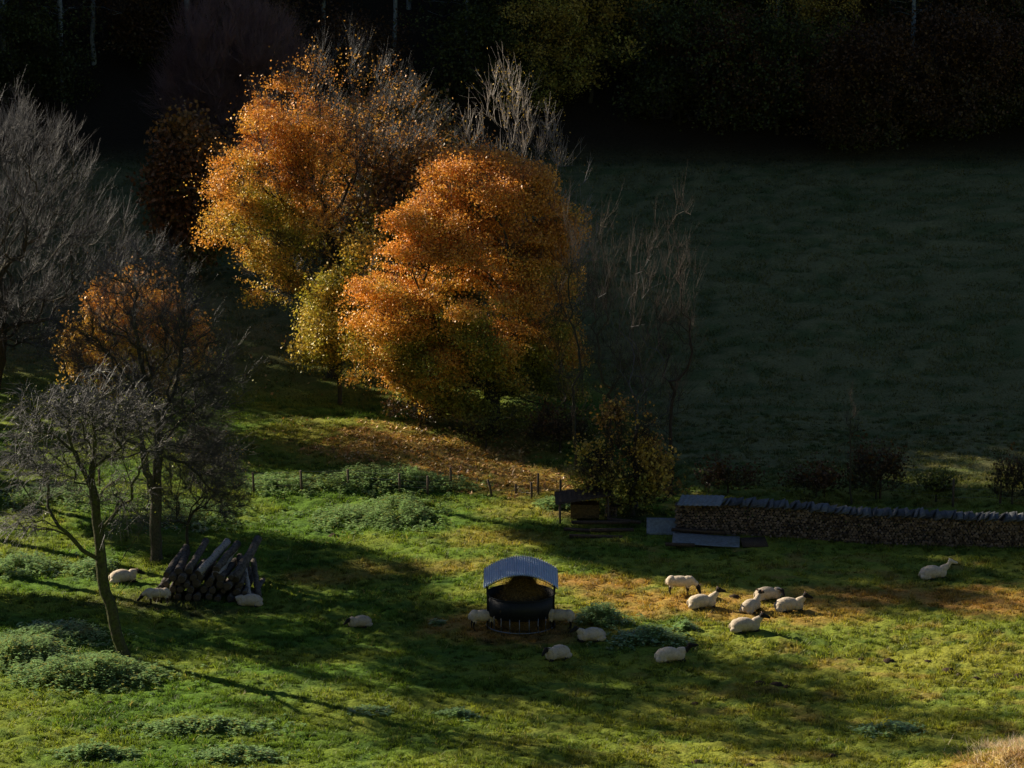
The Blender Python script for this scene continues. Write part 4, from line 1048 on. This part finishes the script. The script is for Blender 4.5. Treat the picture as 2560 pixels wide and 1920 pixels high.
    for sg in (-1, 1):
        e0 = h_ - d * .05 + side * sg * .06 + upv * .045; ed = (side * sg + upv * (.0 if ears_wide else .15) - d * .25).normalized(); ln = .19 if ears_wide else .16
        ea = ed.cross(d).normalized()
        pts = []
        for f_, w_ in ((0, .018), (.35, .036), (.7, .03), (1, .004)):
            for a_ in (-1, 1): pts.append(bm.verts.new(e0 + ed * ln * f_ + upv * w_ * a_ + d * (.012 if a_ > 0 else -.0)))
            pts.append(bm.verts.new(e0 + ed * ln * f_ - d * .014))
        for j in range(3):
            for k in range(3):
                a_, b_ = j * 3 + k, j * 3 + (k + 1) % 3
                fc = bm.faces.new((pts[a_], pts[b_], pts[b_ + 3], pts[a_ + 3])); fc.material_index = 3 if white else (2 if not ears_wide else 1); fc.smooth = True
        before = set(bm.faces)
        bmesh.ops.create_icosphere(bm, subdivisions=1, radius=.013, matrix=Matrix.Translation(h_ + d * .045 + side * sg * .070 + upv * .028))
        for fc in set(bm.faces) - before: fc.material_index = 1
    bm.to_mesh(me2); bm.free(); me2.name = 'sheep'
    s = bpy.data.objects.new('sheep', me2); COL.objects.link(s)
    p = at(px, py) if loc is None else loc
    s.location = (p.x, p.y, p.z - .015); s.rotation_euler = (0, 0, R(head)); s.scale = (scale,) * 3
    tag(s, label, 'sheep', 'sheep in the pasture'); return s
up_ = dict(neck=(.56, 0, .60), hd=(.66, 0, .76), hdir=(1, 0, -.30))
build_sheep('standing sheep grazing with lowered dark head, uphill of the resting group', 1700, 1487, -6, 'stand', neck=(.66, 0, .52), hd=(.76, -.02, .36), hdir=(.35, -.1, -1), scale=1.02)
build_sheep('resting sheep just below the grazing one, head raised to the right', 1757, 1519, 6, 'lie', **up_, scale=1.02)
build_sheep('resting sheep seen from behind, dark head turned away, amid the resting group', 1879, 1528, 52, 'lie', **up_, scale=.95)
build_sheep('resting sheep facing the camera with black ears spread and a white blaze', 1922, 1499, 4, 'lie', neck=(.50, -.08, .42), hd=(.54, -.24, .46), hdir=(.25, -.8, -.75), scale=.98, ears_wide=True)
build_sheep('resting sheep at the right end of the close group, beside the straw patch', 1975, 1527, 3, 'lie', neck=(.55, 0, .55), hd=(.64, 0, .66), hdir=(1, -.1, -.4), scale=1.03)
build_sheep('resting sheep lowest of the sunlit group, dark face pointing right', 1865, 1579, 3, 'lie', neck=(.55, 0, .55), hd=(.65, 0, .66), hdir=(1, -.05, -.35), scale=1.06)
build_sheep('resting sheep with dark neck and head, right of the low weed clump', 1678, 1653, 6, 'lie', neck=(.58, 0, .46), hd=(.74, 0, .62), hdir=(.7, -.2, .1), scale=1.04, darkneck=True)
build_sheep('sheep lying below the feeder with its black head towards the camera', 1392, 1648, 222, 'lie', neck=(.52, 0, .50), hd=(.62, .02, .52), hdir=(.8, .1, -.7), scale=1.0)
build_sheep('shaded sheep lying right of the feeder in front of the tall weeds', 1476, 1602, 196, 'lie', neck=(.54, 0, .52), hd=(.64, 0, .60), hdir=(.9, .2, -.4), scale=.98)
build_sheep('sheep standing at the left side of the feeder, head between the bars', 1209, 1574, 6, 'stand', neck=(.64, 0, .62), hd=(.78, 0, .56), hdir=(1, 0, -.6), scale=1.04)
build_sheep('shaded sheep standing at the right side of the feeder, head between the bars', 1399, 1573, 174, 'stand', neck=(.64, 0, .62), hd=(.78, 0, .56), hdir=(1, 0, -.6), scale=1.04)
build_sheep('lone resting sheep with black face, midway between log pile and feeder', 898, 1567, 205, 'lie', neck=(.50, .02, .42), hd=(.60, .04, .42), hdir=(.8, .1, -.6), scale=.85)
build_sheep('sheep lying at the lower right foot of the log pile', 622, 1515, 196, 'lie', neck=(.56, 0, .42), hd=(.70, 0, .38), hdir=(1, 0, -.4), scale=.92)
build_sheep('sheep lying behind the leaning trunk with its rump in the sun', 310, 1455, 12, 'lie', neck=(.54, 0, .46), hd=(.64, 0, .46), hdir=(1, 0, -.5), scale=1.0)
build_sheep('dim sheep standing in shade at the left end of the log pile', 395, 1512, 185, 'stand', neck=(.64, 0, .56), hd=(.76, 0, .44), hdir=(.8, 0, -.8), scale=.9)
build_sheep('lone white faced sheep lying in shade at the right, ears raised', 2335, 1446, 8, 'lie', neck=(.58, 0, .56), hd=(.72, 0, .74), hdir=(1, -.1, -.3), scale=1.02, white=True)
print('verts', sum(len(m.vertices) for m in bpy.data.meshes))
